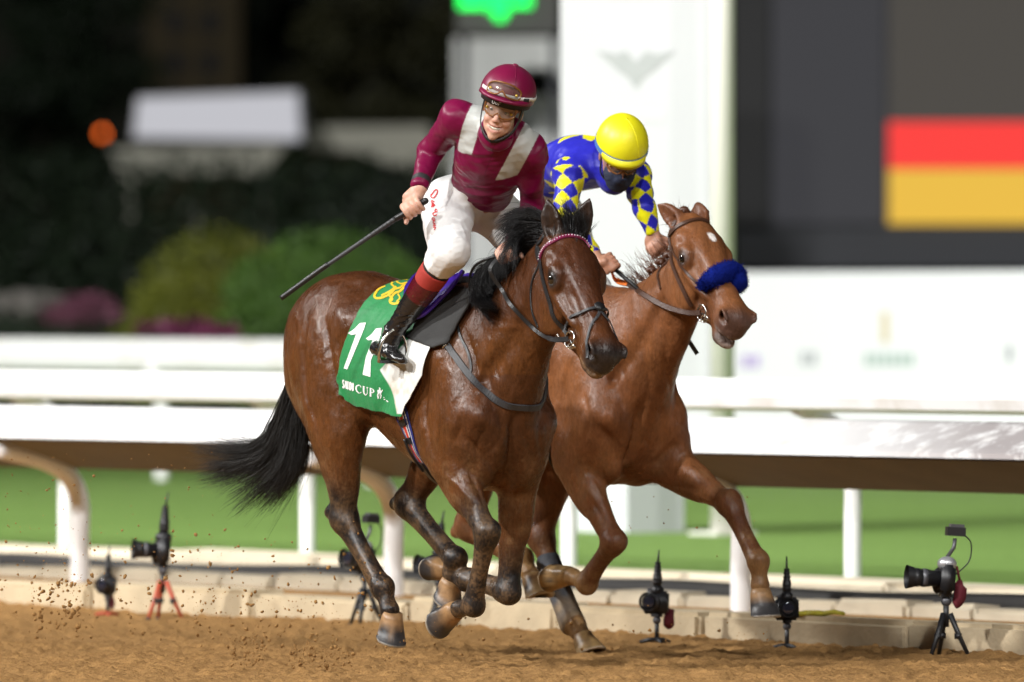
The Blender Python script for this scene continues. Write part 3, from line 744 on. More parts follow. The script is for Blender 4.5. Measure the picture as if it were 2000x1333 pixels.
# ------------------------------------------------------------------ helpers that lay things on surfaces
def bvh_of(V, F): return BVHTree.FromPolygons(np.asarray(V).tolist(), F.tolist() if isinstance(F, np.ndarray) else F)
def pix(fr, bv, px, py, off=0.0):
    o = fr.loc(CAMP); r = ray(px, py); d = A([r @ DV, r @ NV, r[2]])
    hit = bv.ray_cast(Vector(o), Vector(unit(d)))
    if hit[0] is None:
        near = None
        for t in np.linspace(38, 43, 60):
            q = bv.find_nearest(Vector(o + d * t))
            if near is None or q[3] < near[3]: near = q
        hit = near
    return A(hit[0]) + A(hit[1]) * off, A(hit[1])
def path(P, step):
    P = A(P, float); Q = spline(P, 12) if len(P) > 2 else spline(P, 24)
    L = np.r_[0, np.cumsum(np.linalg.norm(np.diff(Q, axis=0), axis=1))]
    n = max(int(L[-1] / step), 2)
    t = np.linspace(0, L[-1], n + 1)
    return A([np.interp(t, L, Q[:, k]) for k in range(3)]).T
def strap(name, pts, width, thick, mat, parent, bv=None, off=.004, fr=None, nrm=None, smoothn=2, taper=None):
    """A flat strap along pts; with bv it lies on that surface."""
    Q = path(pts, .012)
    if bv is not None:
        N = []
        for i, p in enumerate(Q):
            q = bv.find_nearest(Vector(p)); n = A(q[1])
            Q[i] = A(q[0]) + n * off; N.append(n)
        N = A(N)
        for _ in range(smoothn):
            Q[1:-1] = (Q[:-2] + 2 * Q[1:-1] + Q[2:]) / 4; N[1:-1] = (N[:-2] + 2 * N[1:-1] + N[2:]) / 4
    else:
        N = np.tile(unit(nrm), (len(Q), 1))
    T = np.gradient(Q, axis=0)
    V, F = [], []
    m = len(Q)
    for i in range(m):
        t = unit(T[i]); n = unit(N[i] - (N[i] @ t) * t); s = np.cross(t, n)
        w = width / 2 * (1 if taper is None else taper(i / (m - 1)))
        e = thick * .35
        for a, b in ((-w, 0), (-w + e, thick), (w - e, thick), (w, 0), (0, -thick * .3)):
            V.append(Q[i] + s * a + n * b)
    for i in range(m - 1):
        for k in range(5):
            j = (k + 1) % 5
            F.append((i * 5 + k, (i + 1) * 5 + k, (i + 1) * 5 + j, i * 5 + j))
    F.append((0, 1, 2, 3, 4)); F.append(tuple((m - 1) * 5 + k for k in (4, 3, 2, 1, 0)))
    return obj(name, make_mesh(name, A(V), F, False), mat, parent, None if parent else fr)
def tube_mesh(P, r, n=8, closed=False, step=None):
    Q = A(P, float)
    if step: Q = path(Q, step)
    m = len(Q); r = np.broadcast_to(r, m) if np.ndim(r) == 0 else np.interp(np.linspace(0, 1, m), np.linspace(0, 1, len(r)), r)
    T = np.roll(Q, -1, 0) - np.roll(Q, 1, 0) if closed else np.gradient(Q, axis=0)
    u = None; V = []; F = []
    for i in range(m):
        t = unit(T[i])
        if u is None: u = basis(t, (.1, .2, .97))[1]
        u = unit(u - (u @ t) * t); v = np.cross(t, u)
        for k in range(n):
            a = 2 * math.pi * k / n
            V.append(Q[i] + (u * math.cos(a) + v * math.sin(a)) * r[i])
    for i in range(m if closed else m - 1):
        j = (i + 1) % m
        for k in range(n):
            l = (k + 1) % n
            F.append((i * n + k, i * n + l, j * n + l, j * n + k))
    if not closed:
        F.append(tuple(range(n - 1, -1, -1))); F.append(tuple((m - 1) * n + k for k in range(n)))
    return A(V), F
def tube(name, P, r, mat, parent=None, fr=None, n=8, closed=False, step=None):
    V, F = tube_mesh(P, r, n, closed, step)
    return obj(name, make_mesh(name, V, F), mat, parent, None if parent else fr)
def ring(c, n, r, k=20, squash=1.0, up=(0, 0, 1)):
    u, v, w = basis(n, up)
    return A([A(c) + u * r * math.cos(2 * math.pi * i / k) + v * r * squash * math.sin(2 * math.pi * i / k) for i in range(k)])
def box(c, size, R=None):
    R = np.eye(3) if R is None else A(R)
    V = A([A(c) + (A([x, y, z]) * A(size) / 2) @ R for x in (-1, 1) for y in (-1, 1) for z in (-1, 1)])
    return V, [(0, 1, 3, 2), (4, 6, 7, 5), (0, 4, 5, 1), (2, 3, 7, 6), (0, 2, 6, 4), (1, 5, 7, 3)]
def merge(parts):
    V, F, k = [], [], 0
    for v, f in parts:
        V.append(A(v)); F += [tuple(int(i) + k for i in q) for q in f]; k += len(v)
    return np.vstack(V), F
def sphere(c, r, n=12, m=8, R=None):
    r = A([r, r, r]) if np.ndim(r) == 0 else A(r); R = np.eye(3) if R is None else A(R)
    V = [A(c) + (A([0, 0, 1]) * r) @ R]; F = []
    for i in range(1, m):
        for k in range(n):
            th, ph = math.pi * i / m, 2 * math.pi * k / n
            V.append(A(c) + (A([math.sin(th) * math.cos(ph), math.sin(th) * math.sin(ph), math.cos(th)]) * r) @ R)
    V.append(A(c) - (A([0, 0, 1]) * r) @ R)
    for k in range(n):
        F.append((0, 1 + k, 1 + (k + 1) % n)); F.append((len(V) - 1, 1 + (m - 2) * n + (k + 1) % n, 1 + (m - 2) * n + k))
        for i in range(m - 2):
            a, b = 1 + i * n, 1 + (i + 1) * n
            F.append((a + k, b + k, b + (k + 1) % n, a + (k + 1) % n))
    return A(V), F
def stroke_poly(P, w):
    """outline of a pen stroke, in the plane"""
    P = A(P, float); P = np.c_[P, np.zeros(len(P))]
    Q = spline(P, 6)[:, :2] if len(P) > 2 else P[:, :2]
    T = np.gradient(Q, axis=0); T /= np.linalg.norm(T, axis=1, keepdims=True) + 1e-9
    N = np.c_[-T[:, 1], T[:, 0]]
    w = np.interp(np.linspace(0, 1, len(Q)), np.linspace(0, 1, len(w)), w) if np.ndim(w) else np.full(len(Q), w)
    return Q, N * w[:, None] / 2
def print_on(name, fr, bv, polys, strokes, off, mat, parent, step=6.0):
    """Flat print that follows a surface: polygons and pen strokes, given where they are seen, dropped onto bv."""
    from mathutils.geometry import delaunay_2d_cdt
    V, F = [], []
    for poly in polys:
        P = []
        for i in range(len(poly)):
            a, b = A(poly[i], float), A(poly[(i + 1) % len(poly)], float)
            n = max(int(np.linalg.norm(b - a) / step), 1)
            P += [a + (b - a) * k / n for k in range(n)]
        nb = len(P)
        lo, hi = A(P).min(0), A(P).max(0)
        P += [A([x, y]) for x in np.arange(lo[0] + step / 2, hi[0], step) for y in np.arange(lo[1] + step / 2, hi[1], step)]
        r = delaunay_2d_cdt([Vector(p) for p in P], [], [list(range(nb))], 1, 1e-4)
        k = len(V)
        V += [pix(fr, bv, p[0], p[1], off)[0] for p in r[0]]
        F += [tuple(k + i for i in f) for f in r[2]]
    for pts, w in strokes:
        Q, N = stroke_poly(pts, w); k = len(V)
        for q, n in zip(Q, N):
            V.append(pix(fr, bv, *(q - n), off)[0]); V.append(pix(fr, bv, *(q + n), off)[0])
        F += [(k + 2 * i, k + 2 * i + 1, k + 2 * i + 3, k + 2 * i + 2) for i in range(len(Q) - 1)]
    return obj(name, make_mesh(name, A(V), F), mat, parent, None if parent else fr)
def hair(name, guides, n, r, mat, parent, spread=(.01, .04), seg=9, seed=1, wav=.008, length=(.6, 1.0)):
    """Strands scattered between neighbouring guide curves; each a thin three-sided tapering tube."""
    rg = np.random.default_rng(seed)
    G = [path(g, .01) for g in guides]
    G = [A([np.interp(np.linspace(0, 1, seg), np.linspace(0, 1, len(g)), g[:, k]) for k in range(3)]).T for g in G]
    clump = rg.normal(size=(90, 3)); cl_t = rg.random(90); cl_l = rg.uniform(length[0], length[1], 90)
    V = np.zeros((n, seg, 3, 3)); rn = np.zeros((n, seg, 3))
    s = np.linspace(0, 1, seg)
    for i in range(n):
        ck = rg.integers(90); loose = rg.random() < .18
        t = np.clip((rg.random() if loose else cl_t[ck] + rg.normal() * .02), 0, .9999) * (len(G) - 1); a = min(int(t), len(G) - 2); f = t - a
        c = G[a] * (1 - f) + G[a + 1] * f
        L = rg.uniform(*length) if loose else np.clip(cl_l[ck] + rg.normal() * .06, .3, 1.0); cc = A([np.interp(s * L, s, c[:, k]) for k in range(3)]).T
        o0 = rg.normal(size=3) * spread[0]; o1 = rg.normal(size=3) * spread[1] * (1.25 if loose else .28) + (0 if loose else clump[ck] * spread[1])
        ph = rg.random(3) * 6.3; fq = rg.uniform(3, 9, 3)
        cc = cc + o0 * (1 - s)[:, None] + o1 * (s ** 1.3)[:, None] + np.sin(s[:, None] * fq + ph) * wav * s[:, None]
        T = np.gradient(cc, axis=0); T /= np.linalg.norm(T, axis=1, keepdims=True) + 1e-9
        u = np.cross(T, rg.normal(size=3)); u /= np.linalg.norm(u, axis=1, keepdims=True) + 1e-9
        v = np.cross(T, u); rad = r * rg.uniform(.6, 1.3) * (1 - .85 * s ** 2)
        for k in range(3):
            an = 2.094 * k
            V[i, :, k] = cc + (u * math.cos(an) + v * math.sin(an)) * rad[:, None]
        rn[i] = rg.random()
    base = np.arange(n)[:, None, None] * seg * 3 + np.arange(seg - 1)[None, :, None] * 3
    k = np.arange(3)[None, None, :]; k2 = (k + 1) % 3
    F = np.stack([base + k, base + k2, base + 3 + k2, base + 3 + k], -1).reshape(-1, 4)
    me = make_mesh(name, V.reshape(-1, 3), F)
    at = me.attributes.new('strand', 'FLOAT', 'POINT'); at.data.foreach_set('value', rn.reshape(-1).astype(np.float32))
    return obj(name, me, mat, parent)

# ------------------------------------------------------------------ horses put together
def chain_t(V, pts):
    """for each vertex: distance to a chain of joints and position along it"""
    best = np.full(len(V), 9.0); tt = np.zeros(len(V))
    for i in range(len(pts) - 1):
        a, b = pts[i], pts[i + 1]; ab = b - a
        t = np.clip(((V - a) @ ab) / (ab @ ab), 0, 1)
        d = np.linalg.norm(V - (a + t[:, None] * ab), axis=1)
        m = d < best; best[m] = d[m]; tt[m] = i + t[m]
    return best, tt
def horse(name, P, fr, h, bay, mat, label):
    vol = horse_volume(P, h); V, F = vol.mesh(); del vol
    hd = P['head']; L = hd.inv(V)
    inhead = (L[:, 0] > -.05) & (np.abs(L[:, 1]) < .16) & (V[:, 2] > 1.18) & (L[:, 2] > -.32) & (L[:, 0] < .75)
    low = V[:, 2] < .85
    V = relax(V, F, 10, np.where(inhead, 0.0, np.where(low, .15, 1.0)))
    V = relax(V, F, 2)
    if P.get('sculpt'):
        bv = bvh_of(V, F); N = normals(V, F)
        D = np.zeros(len(V))
        for pts, wd, dep in P['sculpt']:
            Q = path([pix(fr, bv, *p)[0] for p in pts], .03) if len(pts) > 1 else A([pix(fr, bv, *pts[0])[0]])
            for S_ in ((1, -1) if len(pts) > 1 and abs(Q[:, 1]).min() > .05 and abs(dep) < .02 else (1,)):
                q = Q * A([1, S_, 1])
                ix = np.nonzero(((V > q.min(0) - 2.6 * wd) & (V < q.max(0) + 2.6 * wd)).all(1))[0]
                if len(q) > 1:
                    d, t = chain_t(V[ix], q); t = t / (len(q) - 1); e = sm(0, .25, t) * sm(1, .75, t)
                else: d, e = np.linalg.norm(V[ix] - q[0], axis=1), 1.0
                D[ix] += dep * e * np.exp(-(d / wd) ** 2)
        V = V + N * D[:, None]
        V = relax(V, F, 1)
    wt = (1 - inhead * 1.0) * sm(.62, .95, V[:, 2])          # muscle under the skin
    V2 = fold(V, F, .009, 5.5, 81, (1, 1, .6), A([[.9, 0, .43], [0, 1, 0], [-.43, 0, .9]])); V2 = fold(V2, F, .0045, 13, 83, (1.3, 1, .55), A([[.85, 0, -.5], [0, 1, 0], [.5, 0, .85]])); V2 = fold(V2, F, .0022, 34, 85, (1.3, 1, .5))
    V = V + (relax(V2, F, 1) - V) * wt[:, None]
    c = np.zeros((len(V), 3))
    n1, n2 = vnoise(V, 6, 3), vnoise(V, 45, 4)
    n3 = .5 * vnoise(V, 22, 14) + .5 * vnoise(V, 150, 15)
    if bay:
        c[:] = (.098, .0345, .0100)
        c = mix(c, (.052, .017, .008), sm(1.35, 1.68, V[:, 2] + (n1 - .5) * .2) * .6)            # dark topline
        c = mix(c, (.060, .022, .011), sm(.2, .42, V[:, 0]) * (V[:, 2] < 1.25) * .55)
    else:
        c[:] = (.185, .070, .0255)
        c = mix(c, (.15, .054, .022), sm(.3, .7, n1) * .5)
    for k, leg in P['legs'].items():
        hind = k[1] == 'H'
        d, t = chain_t(V, leg[1:5])
        near = sm(.13, .10, d)
        if bay:
            c = mix(c, (.015, .0125, .012), near * sm(.40, .95, t + (n1 - .5) * .35))
            dust = near * sm(.35, 1.6, t) * sm(.3, .9, n3) * .42
        else:
            c = mix(c, (.095, .032, .015), near * sm(.6, 1.1, t) * .6)
            dust = near * sm(1.75, 2.15, t) * (1.0 if k != 'LF' else .4) + near * sm(.8, 2, t) * sm(.3, .8, n3) * .35
        c = mix(c, (.20, .115, .055) if bay else (.36, .21, .085), np.clip(dust, 0, 1) * .85)
    dust = sm(1.05, .80, V[:, 2]) * sm(.35, .85, n3) * .4
    c = mix(c, (.20, .115, .055), dust)
    m = inhead * 1.0
    if bay:
        c = mix(c, (.060, .020, .010), m * sm(-.05, .0, L[:, 2]) * .5)
        c = mix(c, (.028, .021, .019), m * sm(.49, .575, L[:, 0] + (n1 - .5) * .05))
        e = np.linalg.norm((np.abs(L) - A([.19, .120, .062])) * A([1, 1, 1.1]), axis=1)
        c = mix(c, (.020, .015, .013), m * sm(.055, .025, e))
        c = mix(c, (.24, .15, .085), m * sm(.48, .56, L[:, 0]) * sm(-.085, -.115, L[:, 2]) * sm(.2, .6, n3) * .8)
    else:
        c = mix(c, (.09, .05, .04), m * sm(.50, .57, L[:, 0] + (n1 - .5) * .05) * .9)
        e = np.linalg.norm((np.abs(L) - A([.19, .120, .062])), axis=1)
        c = mix(c, (.055, .03, .022), m * sm(.050, .024, e))
        st = np.hypot((L[:, 0] - .135) / 1.5, L[:, 1] - .012) + (n2 - .5) * .012
        c = mix(c, (.75, .70, .66), m * sm(.021, .015, st) * (L[:, 2] > -.05))                   # star
        c = mix(c, (.46, .38, .35), m * sm(.50, .57, L[:, 0]) * sm(-.085, -.115, L[:, 2]) * sm(.25, .6, n3) * .8)
    nost = np.linalg.norm((L * A([1, 1, 1]) - A([.553, 0, -.036]) - np.c_[np.zeros(len(L)), np.sign(L[:, 1]) * .080, np.zeros(len(L))]) * A([.8, 1, 1.4]), axis=1)
    c = mix(c, (.012, .008, .008), m * sm(.036, .022, nost))
    for b, t, f in P['ears']:
        w = unit(t - b); fz = unit(f - (unit(f) @ w) * w); q = V - b
        a = q @ w; r = np.linalg.norm(q - a[:, None] * w, axis=1)
        on = (a > .02) & (r < .06) & (a < .25)
        c = mix(c, (.02, .014, .011) if bay else (.13, .05, .025), on * sm(-.012, .006, q @ fz) * .85)
    o = obj(name, make_mesh(name, V, F), mat, None, fr)
    paint(o.data, 'coat', c)
    tag(o, label, 'horse')
    for q in (-1, 1):
        ev, ef = sphere(hd.p(.190, q * .1030, -.062), .0255 * hd.k, 20, 14)
        obj('eye', make_mesh('eye', ev, ef), M['eye'], o)
    for k, j in P['legs'].items():
        f = np.cross(unit(j[5] - j[4]), SIDE)
        hv, hf = hoof_mesh(j[4], j[5], f)
        ho = obj('hoof', make_mesh('hoof', hv, hf), M['hoof'], o)
        hv = A(hv); w = unit(j[5] - j[4]); a = ((hv - j[4]) @ w) / np.linalg.norm(j[5] - j[4])
        nn = vnoise(hv, 30, 9)
        hc = mix((.035, .033, .034), (.30, .17, .075), sm(.50, .30, a + (nn - .5) * (.4 if bay else .9)))
        if not bay and k != 'LF': hc = mix(hc, (.40, .25, .10), sm(.25, .5, vnoise(hv, 24, 12)) * .9)
        hc = mix(hc, (.55, .47, .36), sm(.90, .93, a) * .8)
        paint(ho.data, 'coat', hc)
    return o, V, F
bay, BV, BF = horse('racehorse', P1, H1, .0066, True, M['coat_bay'], 'dark bay racehorse with black mane in front, wearing the green number cloth')
chestnut, CV, CF = horse('racehorse', P2, H2, .0072, False, M['coat_chestnut'], 'chestnut racehorse with white star and blue noseband, galloping behind the bay')
BB, CB = bvh_of(BV, BF), bvh_of(CV, CF)
def crest(bv, X, Y=0.0):
    h = bv.ray_cast(Vector((X, Y, 2.3)), Vector((0, 0, -1)))
    return A(h[0]) - A([0, 0, .008])
# mane, forelock and tail of the bay
g = [[crest(BB, .735), j1(1052, 418, -.03), j1(1018, 412, -.06), j1(975, 432, -.09)],
     [crest(BB, .68), j1(1030, 432, -.05), j1(1000, 440, -.10), j1(972, 470, -.14)],
     [crest(BB, .61), j1(1012, 470, -.06), j1(992, 500, -.12), j1(985, 545, -.15)],
     [crest(BB, .53), j1(985, 520, -.07), j1(945, 520, -.14), j1(925, 555, -.17), j1(940, 585, -.17)],
     [crest(BB, .43), j1(970, 552, -.08), j1(935, 560, -.15), j1(928, 590, -.18), j1(962, 604, -.19)],
     [crest(BB, .34), j1(965, 575, -.07), j1(948, 592, -.13), j1(968, 618, -.16)]]
hair('mane', g, 3600, .0013, M['hair_black'], bay, (.008, .021), 12, 3, .008, (.55, 1.05))
g = [[hd1.p(.03, -.03, -.02), j1(1085, 425, -.02), j1(1072, 412, -.01)], [hd1.p(.03, 0, -.02), j1(1108, 412, 0), j1(1092, 404, 0)], [hd1.p(.04, .03, -.02), j1(1128, 425, .03), j1(1118, 412, .02)],
     [hd1.p(.03, .03, -.02), j1(1140, 445, .03), j1(1134, 438, .03)]]
hair('forelock', g, 1000, .0011, M['hair_black'], bay, (.018, .022), 7, 4, .008, (.6, 1.0))
dk = A([-1.04, 0, 1.45])
g = [[dk, A([-1.16, -.03, 1.30]), j1(552, 800, -.06), j1(520, 868, -.08), j1(455, 868, -.10), j1(405, 852, -.12)],
     [dk, A([-1.16, -.03, 1.28]), j1(560, 815, -.06), j1(538, 880, -.08), j1(465, 905, -.10), j1(385, 915, -.12)],
     [dk, A([-1.16, -.03, 1.26]), j1(570, 830, -.05), j1(556, 895, -.06), j1(500, 945, -.09), j1(445, 985, -.10)],
     [dk, A([-1.15, -.02, 1.24]), j1(578, 840, -.05), j1(575, 900, -.05), j1(540, 955, -.07), j1(495, 1005, -.08)],
     [dk, A([-1.14, -.02, 1.22]), j1(590, 840, -.04), j1(592, 895, -.04), j1(578, 930, -.05), j1(548, 970, -.06)]]
hair('tail', g, 4000, .0014, M['hair_tail'], bay, (.022, .030), 12, 5, .016, (.6, 1.05))
# mane of the chestnut: short, plaited, loose tufts blowing up
g = [[crest(CB, .73), crest(CB, .73) + A([-.03, -.02, .02])], [crest(CB, .66), crest(CB, .66) + A([-.05, -.03, .025])], [crest(CB, .52), crest(CB, .52) + A([-.09, -.03, .07])],
     [crest(CB, .42), crest(CB, .42) + A([-.12, -.02, .10])], [crest(CB, .30), crest(CB, .30) + A([-.12, -.02, .06])]]
hair('mane', g, 220, .0015, M['hair_chestnut'], chestnut, (.010, .022), 6, 6, .006, (.3, 1.3))
for X in (.71, .66, .60, .54, .47):
    p = crest(CB, X)
    tube('plait', [p, p + A([-.012, -.02, .022]), p + A([-.024, -.035, .010])], [.012, .018, .012], M['hair_chestnut'], chestnut, n=8, step=.004)
dk = A([-1.04, 0, 1.45])
hair('tail', [[dk, A([-1.2, .1, 1.42]), A([-1.4, .18, 1.35]), A([-1.6, .25, 1.3])], [dk, A([-1.2, .1, 1.36]), A([-1.35, .18, 1.25]), A([-1.5, .25, 1.18])]], 500, .003, M['hair_chestnut'], chestnut, (.03, .05), 10, 8, .015)
# ------------------------------------------------------------------ tack of the bay
pb = lambda *q: [pix(H1, BB, *p)[0] for p in q]
pc = lambda *q: [pix(H2, CB, *p)[0] for p in q]
def mirror(hd, P):
    L = hd.inv(A(P)); L[:, 1] *= -1
    return A([hd.p(*q) for q in L])
ub = tag(empty('bridle', H1), 'black leather bridle with crystal browband on the bay horse', 'bridle')
bbp = pb((1055, 512), (1059, 494), (1072, 478), (1095, 466), (1122, 463), (1142, 472), (1151, 486))
strap('browband', bbp, .020, .005, M['browband'], ub, BB, .004)
Q = path(bbp, .0115)
gems = []
for p in Q[1:-1]:
    q = BB.find_nearest(Vector(p)); gems.append(sphere(A(q[0]) + A(q[1]) * .010, .0029, 7, 5))
obj('crystals', make_mesh('crystals', *merge(gems)), M['gem'], ub)
ck = pb((1053, 484), (1058, 520), (1066, 560), (1078, 600), (1096, 636), (1110, 655))
for P in (ck, mirror(hd1, ck)): strap('cheekpiece', P, .019, .005, M['leather_black'], ub, BB, .005)
hp = pb((1054, 510), (1050, 480), (1056, 465)); top = hd1.p(-.03, 0, -.03)
for P in ([hp[0], hp[1], hd1.p(-.02, -.06, -.09), hd1.p(-.05, -.03, -.06)], mirror(hd1, [hp[0], hp[1], hd1.p(-.02, -.06, -.09), hd1.p(-.05, -.03, -.06)])): strap('headpiece', P, .022, .005, M['leather_black'], ub, BB, .003)
th = pb((1056, 508), (1040, 552), (1039, 600), (1052, 640))
strap('throat_lash', th, .010, .003, M['leather_black'], ub, BB, .004); strap('throat_lash', mirror(hd1, th), .010, .003, M['leather_black'], ub, BB, .004)
def half(hd, P, first=False):
    # keep the part on the near side of the face and bring the strap to the middle line
    P = [A(p) for p in P]; keep = [p for p in P if hd.inv(p)[1] < -.006]
    e = hd.inv(keep[0] if first else keep[-1]); q = hd.p(e[0] + (.004 if first else -.004), 0, .02)
    return [q] + keep if first else keep + [q]
nb = half(hd1, pb((1104, 650), (1110, 634), (1126, 616), (1150, 606), (1170, 602), (1188, 604)))
strap('noseband', nb, .014, .005, M['leather_grey'], ub, BB, .008, smoothn=1); strap('noseband', mirror(hd1, nb), .014, .005, M['leather_grey'], ub, BB, .008, smoothn=1)
nb2 = half(hd1, pb((1186, 606), (1170, 614), (1156, 636), (1147, 668), (1148, 700)), True)
nb2[0] = A(nb[-1])
strap('noseband', nb2, .013, .004, M['leather_grey'], ub, BB, .005); strap('noseband', mirror(hd1, nb2), .013, .004, M['leather_grey'], ub, BB, .005)
h_ = BB.find_nearest(Vector(nb[-1])); n = A(h_[1]); q = A(h_[0]) + n * .010
obj('noseband_pad', make_mesh('noseband_pad', *sphere(q, (.024, .026, .012), 14, 10, A(basis(n, (0, 1, 0))))), M['leather_black'], ub)
bit, bn = pix(H1, BB, 1118, 664, .014)
for q in (-1, 1):
    b = bit if q < 0 else mirror(hd1, [bit])[0]; nn = bn if q < 0 else bn * A([1, -1, 1])
    tube('bit_ring', ring(b, nn, .034), .0042, M['steel'], ub, closed=True)
    tube('bit_mouthpiece', [b, b + (hd1.R[0] * .035) - nn * .01, b + hd1.R[0] * .05 - nn * .03], .005, M['steel'], ub)
    tube('bit_ring', ring(b + hd1.R[0] * .030 + hd1.R[2] * -.006, nn, .020, squash=.6), .0035, M['steel'], ub, closed=True)
q, n = pix(H1, BB, 1098, 652, .012)
buck = [tube_mesh(ring(pix(H1, BB, x, 657, .014)[0], n, .013, 4, 1.0), .0025, 6, True) for x in (1072, 1094)]
for bk in buck: obj('rein_buckle', make_mesh('rein_buckle', *bk, False), M['steel'], ub)
# reins: from the bit to the hand, and a slack loop
hand = JOCKEY1['grip'][1]['c']
r0 = bit + bn * .006
side = unit(im(-.3, -.9, .1))
rp = [r0] + [pix(H1, BB, *p, .018)[0] for p in ((1082, 656), (1050, 643))] + [pix(H1, BB, 1010, 600, .03)[0], H1.V(980, 566, -.46), H1.V(958, 532, -.47), H1.V(966, 512, -.46), hand]
strap('rein', rp, .022, .004, M['leather_black'], ub, None, nrm=side, taper=lambda t: 1.0 if t < .22 else .8)
tube('rein', [hand, H1.V(955, 505, -.42), H1.V(926, 522, -.38), H1.V(917, 552, -.33), H1.V(925, 585, -.30), H1.V(948, 590, -.30)], .006, M['leather_black'], ub, step=.012)
m_ = mirror(hd1, [r0])[0]
tube('rein', [m_, A([.62, .16, 1.55]), A([.48, .12, 1.68]), hand], .006, M['leather_black'], ub, step=.02)

# breast strap with its buckle and the thin neck yoke
bs = tag(empty('breast_strap', H1), 'black leather breast strap buckled across the bay horse', 'breast strap')
P = pb((830, 604), (846, 638), (868, 668), (892, 700), (920, 738), (950, 768), (985, 790), (1025, 799), (1064, 797))
P = [p for p in P if p[1] < -.02]; P.append(A([P[-1][0] + .03, 0, P[-1][2] - .012]))
strap('strap', P, .030, .006, M['leather_grey'], bs, BB, .004)
strap('strap', A([p * A([1, -1, 1]) for p in P]), .030, .006, M['leather_grey'], bs, BB, .0045)
P = pb((915, 596), (897, 625), (899, 655), (915, 690), (921, 722), (915, 738))
strap('neck_yoke', P, .012, .004, M['leather_black'], bs, BB, .005)
q, n = pix(H1, BB, 862, 661, .014)
t = unit(pix(H1, BB, 880, 686)[0] - pix(H1, BB, 850, 645)[0]); s = np.cross(t, n)
tube('buckle', [q + t * a + s * b for a, b in ((-.016, -.019), (.016, -.019), (.016, .019), (-.016, .019))], .0032, M['steel'], bs, n=6, closed=True)
q2, n2 = pix(H1, BB, 872, 676, .011)
tube('keeper', [q2 - s * .018, q2 + s * .018], .004, M['steel'], bs, n=6)

# number cloth
LE = [(812, 553), (774, 558), (741, 574), (710, 606), (688, 650), (671, 700), (664, 742), (663, 772)]
RE = [(905, 572), (893, 582), (882, 600), (868, 630), (855, 660), (840, 705), (822, 760), (801, 812)]
nu, nv = 30, 42
le, re = spline(np.c_[A(LE), np.zeros(8)], 6)[:, :2], spline(np.c_[A(RE), np.zeros(8)], 6)[:, :2]
li = np.linspace(0, len(le) - 1, nv)
le = A([np.interp(li, np.arange(len(le)), le[:, k]) for k in (0, 1)]).T; re = A([np.interp(li, np.arange(len(re)), re[:, k]) for k in (0, 1)]).T
CG = np.zeros((nv, nu, 3))
for j in range(nv):
    for i in range(nu):
        a = i / (nu - 1); p = le[j] * (1 - a) + re[j] * a
        p = p + A([0, 4.0]) * math.sin(math.pi * a) * (j / (nv - 1)) ** 2
        q, n = pix(H1, BB, p[0], p[1])
        v = j / (nv - 1)
        lift = .016 + .004 * math.sin(9 * a + 5 * v) * v + .020 * v ** 3 * (.4 + .6 * a) + .012 * v * max(0, a - .7) / .3 * float(sm(.62, .82, v))
        if v > .55 and a > .55: lift += .010 * math.sin(16 * (a - .55) + 6 * (v - .5)) * (v - .55)
        CG[j, i] = q + n * lift
for _ in range(3):
    CG[1:-1, 1:-1] = (CG[1:-1, 1:-1] * 2 + CG[:-2, 1:-1] + CG[2:, 1:-1] + CG[1:-1, :-2] + CG[1:-1, 2:]) / 6
fold_u = lambda v: .52 + .0 * v
def cloth_mesh(G, thick=.0022):
    nv, nu = G.shape[:2]
    V = G.reshape(-1, 3)
    F = [(j * nu + i, (j + 1) * nu + i, (j + 1) * nu + i + 1, j * nu + i + 1) for j in range(nv - 1) for i in range(nu - 1)]
    return V, F
cl = tag(empty('number_cloth', H1), 'green and white number cloth lettered in white and gold on the bay', 'saddle cloth')
V, F = cloth_mesh(CG)
uv = A([[i / (nu - 1), j / (nv - 1)] for j in range(nv) for i in range(nu)])
def cloth_col(uv, V):
    n = vnoise(V, 14, 21); n2 = vnoise(V, 40, 22)
    c = np.tile(A([.008, .205, .055]), (len(uv), 1))
    edge = np.where(uv[:, 1] > .77, .52 + (uv[:, 1] - .77) / .23 * .44, .52 + (.77 - uv[:, 1]) * 1.2)
    white = sm(edge - .012, edge + .004, uv[:, 0]) * sm(.44, .47, uv[:, 1])
    c = mix(c, (.74, .75, .72), white * (uv[:, 1] < .985))
    mud = white * sm(.62, .95, uv[:, 1]) * sm(.35, .75, n * .6 + n2 * .4)
    return mix(c, (.38, .26, .12), mud * .65)
def dense(G, k):
    nv, nu = G.shape[:2]
    a = A([[np.interp(np.linspace(0, nu - 1, (nu - 1) * k + 1), np.arange(nu), G[j, :, c]) for c in range(3)] for j in range(nv)]).transpose(0, 2, 1)
    return A([[np.interp(np.linspace(0, nv - 1, (nv - 1) * k + 1), np.arange(nv), a[:, i, c]) for c in range(3)] for i in range(a.shape[1])]).transpose(2, 0, 1)
DG = dense(CG, 4); V, F = cloth_mesh(DG)
uv = A([[i / (DG.shape[1] - 1), j / (DG.shape[0] - 1)] for j in range(DG.shape[0]) for i in range(DG.shape[1])])
M['cloth'] = attr_mat('number_cloth_fabric', 'print', .55, .08, 25, sheen=.1, bmps=((60, .25, .008, None), (600, .2, .002, None)), spec=.4)
V = fold(V, A(F), .004, 16, 31, (1.2, 1, .5))
o = obj('cloth', make_mesh('cloth', V, A(F)), M['cloth'], cl); paint(o.data, 'print', cloth_col(uv, V))
md = o.modifiers.new('thick', 'SOLIDIFY'); md.thickness = .0025; md.offset = 1
o2 = obj('cloth', make_mesh('cloth', V * A([1, -1, 1]), A(F)[:, ::-1]), M['cloth'], cl); paint(o2.data, 'print', cloth_col(uv, V))
KB = bvh_of(V, F)
M['print_white'] = plain('white_print', (.80, .80, .78), .6, var=.05)
